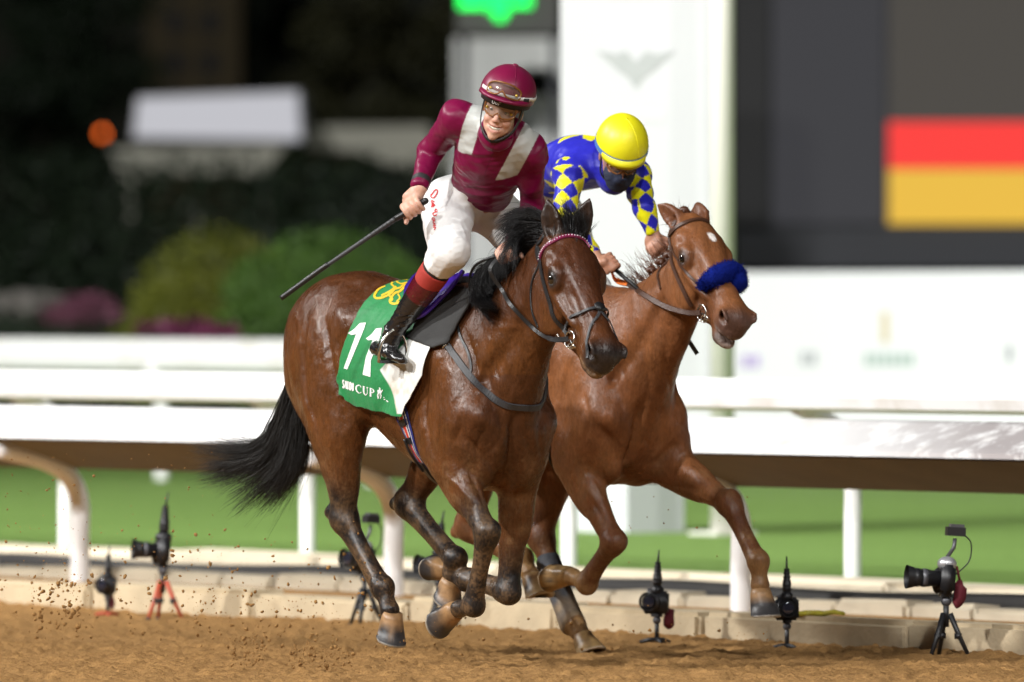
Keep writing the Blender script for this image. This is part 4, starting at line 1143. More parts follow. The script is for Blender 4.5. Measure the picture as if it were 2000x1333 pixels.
M['print_gold'] = plain('gold_print', (.72, .47, .02), .5, var=.1)
c8 = lambda *P: [(640 + x / 4.165, 520 + y / 4.165) for x, y in P]
print_on('digit', H1, KB, [c8((268, 468), (318, 462), (300, 520), (166, 842), (137, 832), (238, 556), (200, 562), (172, 548), (225, 512))], [], .0045, M['print_white'], cl)
print_on('digit', H1, KB, [c8((398, 512), (448, 506), (440, 560), (358, 770), (354, 902), (292, 884), (318, 740), (372, 604), (338, 606), (318, 592), (365, 556))], [], .0045, M['print_white'], cl)
def letters(px, py, dx, dy, h, word, wide):
    """upright serif capitals, as pen strokes along a slanting base line"""
    G = {'S': [([(.8, .85), (.5, 1), (.2, .8), (.5, .52), (.82, .25), (.5, 0), (.15, .18)], .16)],
         'A': [([(0, 0), (.45, 1)], .07), ([(.45, 1), (.95, 0)], .2), ([(.2, .35), (.7, .35)], .06)],
         'U': [([(.2, 1), (.2, .3), (.5, 0), (.78, .3), (.78, 1)], [.2, .2, .12, .07, .07]), ([(0, 1), (.4, 1)], .06), ([(.62, 1), (.95, 1)], .06)],
         'D': [([(.22, 0), (.22, 1)], .2), ([(.1, 1), (.55, 1), (.92, .5), (.55, 0), (.1, 0)], [.06, .08, .2, .08, .06])],
         'I': [([(.5, 0), (.5, 1)], .24), ([(.25, 0), (.75, 0)], .06), ([(.25, 1), (.75, 1)], .06)],
         'C': [([(.9, .8), (.6, 1), (.2, .8), (.1, .5), (.2, .2), (.6, 0), (.92, .22)], [.07, .09, .18, .2, .18, .09, .07])],
         'P': [([(.25, 0), (.25, 1)], .2), ([(.1, 1), (.55, 1), (.85, .75), (.55, .5), (.25, .5)], [.06, .08, .18, .08, .06]), ([(.05, 0), (.45, 0)], .06)]}
    S = []; x = 0
    for ch, w in zip(word, wide):
        for P, wd in G.get(ch, []):
            S.append(([(px + dx * (x + a * w) + .10 * h * b * 0 , py + dy * (x + a * w) - h * b) for a, b in P], A(wd) * h if np.ndim(wd) else wd * h))
        x += w * 1.12
    return S
S = letters(670, 757, .955, .30, 15.0, 'SAUDI', (4.2, 4.2, 4.6, 5.4, 2.6)) + letters(696, 766, .955, .27, 15.5, 'CUP', (13, 12, 11))
print_on('lettering', H1, KB, [], S, .0042, M['print_white'], cl)
print_on('rider_emblem', H1, KB, [c8((410, 1012), (420, 1004), (438, 1010), (446, 1024), (440, 1036), (414, 1034))], [(c8((432, 1012), (430, 996), (424, 988)), 2.2), (c8((416, 1034), (412, 1054), (418, 1074)), 1.6), (c8((424, 1034), (422, 1060), (414, 1078)), 1.3), (c8((436, 1034), (440, 1056), (434, 1078)), 1.6), (c8((444, 1020), (452, 1006)), 1.8), (c8((460, 1066), (466, 1070)), 2), (c8((462, 1082), (474, 1086)), 1.8), (c8((484, 1094), (500, 1106)), 1.8)], .0042, M['print_white'], cl)
gold = [(c8((655, 118), (600, 112), (560, 128), (600, 150), (650, 138)), 3), (c8((560, 120), (520, 150), (545, 178), (500, 215), (440, 245)), 3.4), (c8((470, 165), (420, 190), (385, 240), (395, 265), (445, 262), (520, 225), (560, 170)), 4.2),
        (c8((600, 180), (530, 200), (500, 235), (530, 270), (520, 290)), 3.6), (c8((640, 165), (590, 210), (545, 230), (510, 290), (540, 312), (590, 300)), 4.4), (c8((655, 150), (600, 170), (640, 185)), 2.6), (c8((575, 230), (590, 265), (565, 295)), 3.0)]
print_on('gold_calligraphy', H1, KB, [], gold, .0042, M['print_gold'], cl)

# girth, striped, with its dark elastic and buckles
gi = tag(empty('girth', H1), 'red, white and blue striped girth under the bay horse', 'girth')
xt, xb = pb((774, 770))[0][0], pb((806, 872))[0][0] + .02
def girth_at(an):
    x = xt + (xb - xt) * sm(1.75, .6, abs(an)); hh = BB.ray_cast(Vector((x, 0, 1.2)), Vector((0, math.sin(an), -math.cos(an))))
    return A(hh[0]) if hh[0] is not None and hh[3] < .5 else None
M['web_blue'] = plain('blue_webbing', (.012, .018, .16), .7); M['web_white'] = plain('white_webbing', (.62, .60, .55), .7); M['web_red'] = plain('red_webbing', (.55, .03, .012), .7)
loop_ = [q for q in (girth_at(an) for an in np.linspace(-1.75, 1.75, 29)) if q is not None]
P = [q for q in (girth_at(an) for an in np.linspace(-1.75, -.42, 10)) if q is not None]
strap('webbing', loop_, .085, .004, M['web_blue'], gi, BB, .004)
for w, o_, m in ((.060, .0066, 'web_white'), (.050, .0080, 'web_blue'), (.034, .0094, 'web_white'), (.020, .0108, 'web_red')):
    strap('stripe', P, w, .0022, M[m], gi, BB, o_)
strap('elastic', [girth_at(an) for an in (-.50, -.34, -.18, 0)], .05, .008, M['leather_black'], gi, BB, .013)
for an in (-1.02, -.78):
    q = girth_at(an); h_ = BB.find_nearest(Vector(q)); n = A(h_[1]); t = unit(girth_at(an + .08) - girth_at(an - .08)); s = np.cross(t, n)
    strap('buckle', [q - s * .024, q + s * .024], .030, .005, M['leather_black'], gi, BB, .0125)
tube('strap_end', [girth_at(an) + A([-.02, -.022, -.004]) for an in (-.80, -.65, -.5, -.36)], .006, M['leather_black'], gi, step=.01)

# dark grey pad and saddle with its flaps
def patch(fr, bv, L, R, nu, nv, lift):
    L = A(L, float); R = A(R, float)
    t = np.linspace(0, 1, nv); s0 = np.linspace(0, 1, len(L))
    L = A([np.interp(t, s0, L[:, k]) for k in (0, 1)]).T; R = A([np.interp(t, s0, R[:, k]) for k in (0, 1)]).T
    G = np.zeros((nv, nu, 3))
    for j in range(nv):
        for i in range(nu):
            a = i / (nu - 1); q, n = pix(fr, bv, *(L[j] * (1 - a) + R[j] * a)); G[j, i] = q + n * lift(a, t[j])
    for _ in range(4):
        G[1:-1, 1:-1] = (G[1:-1, 1:-1] * 2 + G[:-2, 1:-1] + G[2:, 1:-1] + G[1:-1, :-2] + G[1:-1, 2:]) / 6
    return G
M['pad'] = plain('dark_grey_rubber_pad', (.045, .045, .045), .85, var=.25, bmp=.6, bscale=330)
G = patch(H1, BB, [(880, 566), (850, 588), (828, 618), (815, 650), (800, 662)], [(938, 575), (925, 600), (900, 640), (880, 672), (852, 684)], 12, 16, lambda a, v: .026 + .004 * math.sin(5 * v))
sp = tag(empty('saddle_pad', H1), 'dark grey rubber pad between the bay and the saddle', 'saddle pad')
for q in (1, -1):
    V, F = cloth_mesh(G * A([1, q, 1])); o = obj('pad_flap', make_mesh('pad_flap', V, [f[::q] for f in F]), M['pad'], sp)
    md = o.modifiers.new('thick', 'SOLIDIFY'); md.thickness = .012; md.offset = 0
sa = tag(empty('saddle', H1), 'small black and purple racing saddle under the smiling jockey', 'saddle')
M['purple'] = plain('purple_saddle_leather', (.045, .012, .26), .3, coat=.4)
v = Vol((-.36, -.34, 1.30), (.14, .34, 1.76), .007)
v.add(Loft([((-.27, 0, 1.625), .028, .10), ((-.18, 0, 1.605), .022, .095), ((-.06, 0, 1.610), .024, .07), ((.02, 0, 1.640), .026, .055)], SIDE, 6), 0)
V, F = v.mesh(); obj('seat', make_mesh('seat', V, F), M['leather_black'], sa)
G = patch(H1, BB, [(818, 556), (802, 578), (800, 606), (812, 636)], [(914, 562), (904, 576), (880, 602), (846, 630)], 14, 12, lambda a, v: .052 + .010 * a)
for q in (1, -1):
    V, F = cloth_mesh(G * A([1, q, 1])); o = obj('saddle_flap', make_mesh('saddle_flap', V, [f[::q] for f in F]), M['purple'], sa)
    md = o.modifiers.new('thick', 'SOLIDIFY'); md.thickness = .008; md.offset = 0
rim = [pix(H1, BB, *p, .068)[0] for p in ((914, 560), (904, 575), (880, 602), (846, 630), (822, 636))]
tube('flap_edge', rim, .011, M['purple'], sa, step=.012)
fl = [pix(H1, BB, *p, .072)[0] for p in ((880, 555), (860, 566), (845, 582), (830, 600))]
for k, m in ((0, 'web_white'), (.006, 'web_red'), (.012, 'web_white'), (.018, 'web_blue')):
    tube('trim', [p + A([k * .8, k * .4, k * 1.1]) for p in fl], .005, M[m], sa, step=.015)
# stirrup leathers and irons
ft = JOCKEY1['toe_r'] * .35 + JOCKEY1['heel_r'] * .65
iron_c = lerp(JOCKEY1['heel_r'], JOCKEY1['toe_r'], .62)
for q in (1, -1):
    S = A([1, q, 1]); c = iron_c * S; f = unit((JOCKEY1['toe_r'] - JOCKEY1['heel_r']) * S); u = A([0, 0, 1.0]); s = unit(np.cross(f, u)); u = np.cross(s, f)
    pts = [c + s * a + u * b for a, b in ((-.062, -.024), (-.064, .03), (-.045, .085), (0, .118), (.045, .085), (.064, .03), (.062, -.024))]
    st = tag(empty('stirrup', H1), 'steel stirrup under the jockey\'s muddy right boot' if q > 0 else 'steel stirrup on the far side of the bay horse', 'stirrup')
    tube('iron', pts, [.008, .0075, .0065, .006, .0065, .0075, .008], M['steel'], st, n=8, step=.012)
    strap('tread', [pts[0], lerp(pts[0], pts[-1], .5), pts[-1]], .045, .008, M['leather_grey'], st, None, nrm=u)
    tp = [c + u * .118, lerp(c + u * .118, A([-.02, -.20 * q, 1.56]), .5) + A([0, -.012 * q, 0]), A([-.02, -.20 * q, 1.56])]
    strap('stirrup_leather', tp, .022, .005, M['leather_black'], st, None, nrm=A([0, -q, .2]))
    strap('stirrup_leather', [p + A([.02, 0, .01]) for p in tp], .022, .005, M['leather_black'], st, None, nrm=A([0, -q, .2]))

# ------------------------------------------------------------------ tack of the chestnut
uc = tag(empty('bridle', H2), 'brown leather bridle with blue sheepskin noseband on the chestnut', 'bridle')
P = pc((1308, 462), (1322, 445), (1345, 434), (1368, 430), (1384, 436)); strap('browband', P, .020, .005, M['leather_brown'], uc, CB, .004)
P = pc((1305, 466), (1312, 500), (1324, 540), (1340, 575), (1352, 598))
for Q in (P, mirror(hd2, P)): strap('cheekpiece', Q, .019, .005, M['leather_brown'], uc, CB, .005)
P = pc((1312, 480), (1330, 520), (1352, 545), (1366, 558))
for Q in (P, mirror(hd2, P)): strap('cheekpiece', Q, .012, .004, M['leather_brown'], uc, CB, .004)
P = pc((1306, 462), (1294, 490), (1288, 530), (1292, 565))
for Q in (P, mirror(hd2, P)): strap('throat_lash', Q, .011, .004, M['leather_brown'], uc, CB, .004)
P = [pc((1308, 464))[0], hd2.p(-.01, -.065, -.09), hd2.p(-.05, -.03, -.06)]
for Q in (P, mirror(hd2, P)): strap('headpiece', Q, .022, .005, M['leather_brown'], uc, CB, .003)
nbp = [pix(H2, CB, *p, .016)[0] for p in ((1374, 570), (1382, 556), (1402, 543), (1425, 535), (1444, 536), (1452, 548))]
nbp += [mirror(hd2, [nbp[1]])[0]]
V, F = tube_mesh(nbp, [.022, .036, .043, .046, .046, .042, .026], 20, step=.006)
rg = np.random.default_rng(4); V = V + rg.normal(size=V.shape) * .0012
nbo = obj('sheepskin_noseband', make_mesh('sheepskin_noseband', V, F), M['fleece_blue'], uc)
ctr = path(nbp, .01); fz = []
for i in rg.integers(0, len(V), 4200):
    p = V[i] + rg.normal(size=3) * .003; c_ = ctr[np.argmin(((ctr - p) ** 2).sum(1))]; d_ = unit(unit(p - c_) + rg.normal(size=3) * .35)
    s_ = unit(np.cross(d_, rg.normal(size=3))) * .0012
    fz += [p - s_, p + s_, p + d_ * rg.uniform(.006, .014)]
fo = obj('fleece', make_mesh('fleece', A(fz), np.arange(len(fz)).reshape(-1, 3)), M['fleece_blue'], nbo); fo['kind'] = 'stuff'
bit2, bn2 = pix(H2, CB, 1376, 612, .014)
for q in (-1, 1):
    b = bit2 if q < 0 else mirror(hd2, [bit2])[0]; nn = bn2 if q < 0 else bn2 * A([1, -1, 1])
    tube('bit_ring', ring(b, nn, .034), .0045, M['steel'], uc, closed=True)
    tube('bit_ring', ring(b + hd2.R[0] * .034, nn, .026, squash=.6), .0035, M['steel'], uc, closed=True)
    tube('bit_mouthpiece', [b, b + hd2.R[0] * .035 - nn * .01, b + hd2.R[0] * .05 - nn * .03], .005, M['steel'], uc)
hand2 = JOCKEY2['grip'][0]['c']
rp = [bit2 + bn2 * .006] + [pix(H2, CB, *p, .016)[0] for p in ((1345, 606), (1310, 598), (1270, 582), (1230, 562))] + [pix(H2, CB, 1205, 548, .03)[0], hand2]
strap('rein', rp[:5], .024, .006, M['leather_brown'], uc, None, nrm=side)
strap('rein_grip', rp[4:], .026, .008, M['rubber_orange'], uc, None, nrm=side)
tube('rein', [mirror(hd2, [bit2])[0], A([.66, .15, 1.5]), JOCKEY2['grip'][1]['c']], .007, M['leather_brown'], uc, step=.02)
sa2 = tag(empty('saddle', H2), 'small dark racing saddle under the jockey in blue and yellow', 'saddle')
v = Vol((-.50, -.34, 1.30), (.10, .34, 1.76), .009)
v.add(Loft([((-.40, 0, 1.60), .028, .10), ((-.28, 0, 1.60), .022, .095), ((-.10, 0, 1.610), .024, .07), ((.0, 0, 1.640), .026, .055)], SIDE, 5), 0)
V, F = v.mesh(); obj('seat', make_mesh('seat', V, F), M['leather_black'], sa2)
for q in (1, -1):
    strap('saddle_flap', [A([-.12, -.12 * q, 1.58]), A([-.10, -.26 * q, 1.40]), A([-.08, -.28 * q, 1.25])], .22, .012, M['leather_black'], sa2, CB, .01)
    strap('girth', [A([-.04, -.28 * q, 1.25]), A([.02, -.2 * q, .9]), A([.03, 0, .79])], .08, .006, M['leather_black'], sa2, CB, .005)
# leg boots of the chestnut's hind legs
M['boot_grey'] = attr_mat('dusty_grey_leg_boot', 'print', .7, .3, 40, bmps=((120, .3, .004, None),))
for k, lab in (('LH', 'grey protective boot on the planted hind leg of the chestnut'),):
    j = P2['legs'][k]; ho, fe = j[2], j[3]
    v = Vol(np.minimum(ho, fe) - .1, np.maximum(ho, fe) + .1, .006)
    v.add(Loft([(lerp(ho, fe, .30), .060, .054), (lerp(ho, fe, .55), .056, .052), (lerp(ho, fe, .85), .058, .054), (lerp(ho, fe, .98), .062, .058)], SIDE, 5), 0)
    V, F = v.mesh(); V = V + A([-.014, 0, .004])
    o = tag(obj('leg_boot', make_mesh('leg_boot', V, F), M['boot_grey'], None, H2), lab, 'leg boot')
    tb_ = ((V - ho) @ (fe - ho)) / ((fe - ho) @ (fe - ho)); paint(o.data, 'print', mix((.055, .060, .072), (.27, .19, .11), sm(.58, .98, tb_ + (vnoise(V, 30, 5) - .5) * .25)))
    cc = lerp(ho, fe, .38); obj('boot_stud', make_mesh('boot_stud', *sphere(cc + A([.045, -.02, .0]), .010, 10, 8)), M['steel'], o)
bw = JOCKEY2['grip'][0]['c']
wh = tag(empty('whip', H2), 'black whip end hanging beside the neck of the chestnut horse', 'whip')
tube('shaft', [H2.V(1290, 600, .95), H2.V(1338, 655, .95)], .007, M['leather_black'], wh)
strap('flap', [H2.V(1336, 652, .95), H2.V(1362, 692, .95)], .020, .008, M['leather_black'], wh, None, nrm=side)
tube('handle', [hand2, H2.V(1240, 560, 1.0), H2.V(1290, 600, .95)], .009, M['leather_black'], wh)

# ------------------------------------------------------------------ the riders
M['skin'] = attr_mat('skin', 'tint', .45, .06, 60, spec=.4, bmps=((260, .12, .002, None),))
M['skin'].node_tree.nodes['Principled BSDF'].inputs['Subsurface Weight'].default_value = .12
M['skin'].node_tree.nodes['Principled BSDF'].inputs['Subsurface Radius'].default_value = (.01, .004, .002)
M['silk'] = attr_mat('riding_silk', 'print', .40, .04, 40, sheen=.03, bmps=((26, .12, .008, (1, .5, 1.6)), (700, .08, .001, None)), spec=.26)
M['breeches'] = attr_mat('white_breeches', 'print', .55, .04, 30, sheen=.15, bmps=((12, .12, .015, None), (420, .10, .001, None)), spec=.35)
M['boot'] = attr_mat('riding_boot', 'print', .20, .25, 60, coat=.5, bmps=((26, .5, .008, (1, 1, 2)), (130, .25, .003, None)), spec=.5, specks=(60, .63, (.085, .05, .022)))
M['gaiter'] = plain('red_gaiter', (.36, .028, .018), .75, bmp=.3, bscale=400)
M['gaiter_white'] = plain('white_gaiter', (.6, .6, .58), .7)
M['helmet_maroon'] = plain('maroon_silk_cap', (.17, .003, .040), .38, var=.12, scale=12, sheen=.03, bmp=.1, bscale=25)
M['helmet_yellow'] = plain('yellow_silk_cap', (.80, .74, .012), .42, var=.04, scale=12, sheen=0, bmp=.12, bscale=22)
M['blue_band'] = plain('pale_blue_band', (.06, .17, .50), .5)
M['brown_frame'] = plain('amber_goggle_frame', (.22, .085, .025), .25, coat=.6)
M['white_strap'] = plain('white_elastic', (.75, .74, .72), .6)
M['tooth'] = plain('teeth', (.78, .72, .60), .25, coat=.5)
M['sclera'] = plain('eye_white', (.7, .66, .62), .2); M['iris'] = plain('eye_iris', (.05, .06, .06), .1)
M['mask'] = plain('navy_face_mask', (.012, .018, .045), .8)
M['brow'] = plain('dark_padding', (.012, .011, .012), .55, bmp=.2)
m, n, l, b = new_mat('clear_lens'); setp(b, Roughness=.04, Alpha=.42); b.inputs['Base Color'].default_value = (.20, .155, .12, 1); b.inputs['Coat Weight'].default_value = 1.0; M['lens'] = m
def helmet(h, parent, mat, under, up=.046, size=(.098, .122, .104), seam=True, brim=True, tilt=0.0):
    R = h.R; c = h.p(0, -.008, up); k = h.k; r = A(size) * k
    V, F = [], []; n, mm_ = 48, 18
    for i in range(mm_ + 1):
        th = (math.pi * .5 + .16) * i / mm_
        for j in range(n):
            ph = 2 * math.pi * j / n
            d = A([math.sin(th) * math.sin(ph), math.sin(th) * math.cos(ph), math.cos(th)])
            low = 0.0
            V.append(c + (d * r) @ R)
    for i in range(mm_):
        for j in range(n):
            F.append((i * n + j, (i + 1) * n + j, (i + 1) * n + (j + 1) % n, i * n + (j + 1) % n))
    o = obj('helmet', make_mesh('helmet', A(V), F), mat, parent)
    md = o.modifiers.new('thick', 'SOLIDIFY'); md.thickness = .006; md.offset = -1
    P = lambda ph, th, e=0.0: c + (A([math.sin(th) * math.sin(ph), math.sin(th) * math.cos(ph), math.cos(th)]) * (r + e)) @ R
    return o, P
def visor(P, parent, mat, h, reach=.030, half=1.05, th=1.60, drop=.006):
    V, F = [], []; n = 24
    for i in range(n + 1):
        ph = -half + 2 * half * i / n
        w = math.cos(ph / half * math.pi / 2) ** .7
        a = P(ph, th, .002); b = P(ph, th + .04, reach * w + .003) - h.u * drop * w
        m_ = P(ph, th - .05, reach * w * .55 + .003)
        V += [P(ph, th - .12, .001), m_, b, a - h.u * .006]
    for i in range(n):
        for k in range(3):
            F.append((i * 4 + k, (i + 1) * 4 + k, (i + 1) * 4 + k + 1, i * 4 + k + 1))
    return obj('visor', make_mesh('visor', A(V), F), mat, parent)
def goggles(name, C, u, r, f, parent, label=None, w=.062, hgt=.030, curve=9.0, tilt=0.0, strap_pts=None):
    """C: centre of the lens; r, u, f axes: a wrapped one-piece lens with a nose notch and a padded frame."""
    def S(x, y): return C + r * x + u * y + f * (-(x * x) * curve)
    out = []
    for t in np.linspace(0, 2 * math.pi, 56, endpoint=False):
        x, y = w * np.sign(math.cos(t)) * abs(math.cos(t)) ** .6, hgt * np.sign(math.sin(t)) * abs(math.sin(t)) ** .55
        if y < 0: y += .020 * math.exp(-(x / .013) ** 2)
        out.append((x, y))
    V = [S(*p) for p in out] + [S(x * .5, y * .5 + .002) for x, y in out] + [S(0, .003)]
    n = len(out); F = [(i, (i + 1) % n, n + (i + 1) % n, n + i) for i in range(n)] + [(n + i, n + (i + 1) % n, 2 * n) for i in range(n)]
    g = parent
    tube('goggle_frame', [S(*p) for p in out], .0042, M['brown_frame'], g, n=8, closed=True)
    obj('goggle_lens', make_mesh('goggle_lens', A(V), F), M['lens'], g)
    for q in (-1, 1):
        c = S(q * w * .80, -.004); obj('strap_stud', make_mesh('strap_stud', *sphere(c + f * .003, (.007, .007, .003), 12, 6, A([r, u, f]))), M['stud'], g)
    return S
M['stud'] = plain('brass_stud', (.45, .30, .06), .3, .6)
def torso_frame(J):
    sd = unit(J['shoulder_l'] - J['shoulder_r']); u = unit(J['upper'] - J['waist']); u = unit(u - (u @ sd) * sd)
    return sd, u, np.cross(u, sd) * -1
def dress(J, fr, name, label, cols, h):
    out = build_person(name, fr, J, h)
    sk = J['skull']
    V, F = out['body']; V = relax(V, F, 1)
    L = sk.inv(V)
    c = np.tile(A(cols['skin']), (len(V), 1))
    hd_ = (np.abs(L[:, 0]) < .12) & (L[:, 2] > -.15) & (L[:, 2] < .16) & (np.abs(L[:, 1]) < .14)
    c = mix(c, A(cols['skin']) * A([1.05, .72, .68]), hd_ * sm(.030, .0, np.linalg.norm((np.abs(L) - A([.042, .070, .045])) * A([1, 1, .9]), axis=1)) * .55)
    c = mix(c, A(cols['skin']) * A([.95, .72, .68]), hd_ * sm(.022, .008, np.linalg.norm(L - A([0, .116, -.036]), axis=1)) * .5)
    lip = np.minimum(np.abs(L[:, 2] + .067 - .0 * L[:, 0]), np.abs(L[:, 2] + .089))
    c = mix(c, (.42, .13, .11), hd_ * (L[:, 1] > .07) * sm(.034, .026, np.abs(L[:, 0])) * sm(.007, .003, lip) * .6)
    c = mix(c, (.10, .02, .018), hd_ * (L[:, 1] > .060) * (L[:, 1] < .092) * sm(.025, .020, np.abs(L[:, 0])) * sm(.008, .005, np.abs(L[:, 2] + .077)) * .6)
    c = mix(c, (.12, .07, .04), hd_ * (L[:, 1] > .06) * sm(.007, .003, np.abs(L[:, 2] - .026 + .15 * (np.abs(L[:, 0]) - .03))) * sm(.05, .045, np.abs(L[:, 0])) * sm(.010, .014, np.abs(L[:, 0])) * .8)
    for g in J['grip']:
        kn = np.linalg.norm(V - A(g['c']), axis=1)
        c = mix(c, A(cols['skin']) * A([1, .78, .72]), sm(.06, .03, kn) * .35)
    o = obj('person', make_mesh('person', V, F), M['skin'], None, fr)
    tag(o, label, 'person'); paint(o.data, 'tint', c)
    # shirt
    V, F = out['shirt']; sd, u, f = torso_frame(J)
    V = relax(V, F, 3)
    fr2 = A([unit(sd + .5 * u), f, unit(u - .5 * sd)])
    V = fold(V, F, cols.get('fold', .012), 8, 41, (.55, 1, 1.7), fr2); V = fold(V, F, .004, 20, 47, (.6, 1, 1.5), A([unit(sd - .6 * u), f, unit(u + .6 * sd)])); V = relax(V, F, 3); V = fold(V, F, .0022, 30, 49, (.45, 1, 1.6), fr2); V = relax(V, F, 2)
    T = A([(V - J['chest']) @ sd, (V - J['chest']) @ f, (V - J['chest']) @ u]).T
    pr = cols['shirt'](V, T, J, normals(V, F))
    sh = obj('shirt', make_mesh('shirt', V, F), M['silk'], o); paint(sh.data, 'print', pr)
    # breeches
    V, F = out['breeches']; V = relax(V, F, 3)
    fr2 = A([[.8, .3, .5], [-.3, .9, 0], [-.5, -.2, .85]])
    V = fold(V, F, .010, 6, 51, (.7, 1, 1.4), fr2); V = relax(V, F, 3); V = fold(V, F, .0050, 16, 53, (.5, 1, 1.6), fr2); V = fold(V, F, .0024, 34, 57, (.45, 1, 1.6), A([[.7, -.3, -.6], [.3, .9, 0], [.6, -.2, .8]])); V = relax(V, F, 2)
    n = vnoise(V, 9, 55); n2 = vnoise(V, 60, 56)
    pr = mix(np.tile(A([.80, .80, .79]), (len(V), 1)), (.55, .40, .24), sm(.78, .95, n2) * sm(.6, .85, n) * .15)
    br = obj('breeches', make_mesh('breeches', V, F), M['breeches'], o); paint(br.data, 'print', pr)
    for s in 'rl':
        V, F = out['kneepad_' + s]; obj('knee_pad', make_mesh('knee_pad', V, F), M['brow'], o)
        V, F = out['gaiter_' + s]; obj('gaiter', make_mesh('gaiter', relax(V, F, 2), F), cols['gaiter'], o)
        V, F = out['boot_' + s]; V = relax(V, F, 2)
        b, cc = J['knee_' + s], J['ankle_' + s]; t = ((V - b) @ (cc - b)) / ((cc - b) @ (cc - b))
        V = fold(V, F, .006, 22, 61, (1, 1, 2.2)) * sm(.62, .75, t)[:, None] + V * (1 - sm(.62, .75, t))[:, None]
        pr = mix(np.tile(A([.012, .011, .012]), (len(V), 1)), (.085, .004, .010), sm(.575, .560, t) * cols.get('cuff', 1))
        bo = obj('boot', make_mesh('boot', V, F), M['boot'], o); paint(bo.data, 'print', pr)
    return o, br, sh
def shirt1(V, T, J, N):
    c = np.tile(A([.165, .002, .042]), (len(V), 1))
    x, z = T[:, 0], T[:, 2]
    for q in (-1, 1):
        cx = q * (.098 + .10 * np.clip(z, -.2, .2))
        tip = .050 - .75 * q * (x - cx) if q < 0 else .010 + .45 * (x - cx)
        on = sm(.038, .036, np.abs(x - cx)) * sm(tip - .004, tip + .004, z)
        ds = [chain_t(V, [J['elbow_' + s], J['wrist_' + s]])[0] for s in 'rl']
        on = on * (ds[0] > .07) * (ds[1] > .07)
        c = mix(c, (.50, .52, .50), on)
    for s in 'rl':
        d, t = chain_t(V, [J['elbow_' + s], J['wrist_' + s]])
        c = mix(c, (.035, .035, .037), sm(.09, .08, d) * sm(.76, .775, t) * sm(.895, .88, t))
    c = mix(c, (.06, .001, .015), (T[:, 1] > .0) * sm(.0022, .001, np.abs(x - .012)) * sm(.0, .03, z) * .8)
    return c
def star(x, y, n=5, r0=.10, r1=.042, rot=0.0):
    a = np.arctan2(x, y) + rot; r = np.hypot(x, y); k = np.abs(((a / (2 * math.pi / n)) % 1) - .5) * 2
    return r < (r1 + (r0 - r1) * k ** 1.3)
def shirt2(V, T, J, N):
    c = np.tile(A([.022, .022, .42]), (len(V), 1)); yel = (.78, .74, .01)
    for s in 'rl':
        a, b, w = J['shoulder_' + s], J['elbow_' + s], J['wrist_' + s]
        d, t = chain_t(V, [a, b, w])
        ax = np.where((t < 1)[:, None], unit(b - a), unit(w - b)); org = np.where((t < 1)[:, None], a, b)
        sd = unit(J['shoulder_l'] - J['shoulder_r'])
        q = V - org; q = q - (q * ax).sum(1)[:, None] * ax
        e1 = sd - (ax * sd).sum(1)[:, None] * ax; e1 /= np.linalg.norm(e1, axis=1)[:, None]; e2 = np.cross(ax, e1)
        ang = np.arctan2((q * e2).sum(1), (q * e1).sum(1)) / (2 * math.pi) * 4
        ln = np.where(t < 1, t * np.linalg.norm(b - a), np.linalg.norm(b - a) + (t - 1) * np.linalg.norm(w - b)) / .080
        di = ((np.floor(ang + ln) + np.floor(ang - ln)) % 2) < 1
        c = np.where((di & (d < .088) & (t > -.02) & ~((t <= 0.02) & (d > .075)))[:, None], A(yel), c)
    x, z = T[:, 0], T[:, 2]
    back = N @ torso_frame(J)[2] < -.1
    c = np.where((back & star(x - .02, z - .075, 5, .15, .05, .35))[:, None], A(yel), c)
    c = np.where((~back & star(x + .01, z + .06, 5, .14, .05, .2))[:, None], A(yel), c)
    return c
p1, br1, sh1 = dress(JOCKEY1, H1, 'person', 'smiling jockey in maroon silks with silver shoulder stripes, on the bay horse', dict(skin=(.60, .35, .26), shirt=shirt1, gaiter=M['gaiter'], fold=.017), .0049)
p2, br2, sh2 = dress(JOCKEY2, H2, 'person', 'masked jockey crouching in blue and yellow silks on the chestnut horse', dict(skin=(.40, .20, .13), shirt=shirt2, gaiter=M['gaiter_white'], cuff=0, fold=.014), .0057)
# cap, goggles, face of the first rider
o, HP = helmet(K1, p1, M['helmet_maroon'], None, .066, (.117, .138, .120))
visor(HP, o, M['helmet_maroon'], K1, .030, 1.15, 1.62, -.004)
obj('cap_button', make_mesh('cap_button', *sphere(HP(0, 0, .002), (.013, .013, .006), 14, 8, K1.R)), M['helmet_maroon'], o)
for q in (0, math.pi / 2, math.pi, 1.5 * math.pi):
    tube('cap_seam', [HP(q + .35, t, .0005) for t in np.linspace(.05, 1.62, 14)], .0013, M['helmet_maroon'], o, n=6)
band = []
for t in np.linspace(0, 2 * math.pi, 40, endpoint=False): band.append(HP(t, 1.72, -.007))
V, F = [], []
for i, t in enumerate(np.linspace(0, 2 * math.pi, 40, endpoint=False)):
    a = HP(t, 1.66, -.004); b = HP(t, 1.66, -.012) - K1.u * .032 * K1.k; V += [a, b]
F = [(2 * i, 2 * i + 1, (2 * i + 3) % 80, (2 * i + 2) % 80) for i in range(40)]
hb = obj('helmet_lining', make_mesh('helmet_lining', A(V), F), M['brow'], o); md = hb.modifiers.new('t', 'SOLIDIFY'); md.thickness = .006
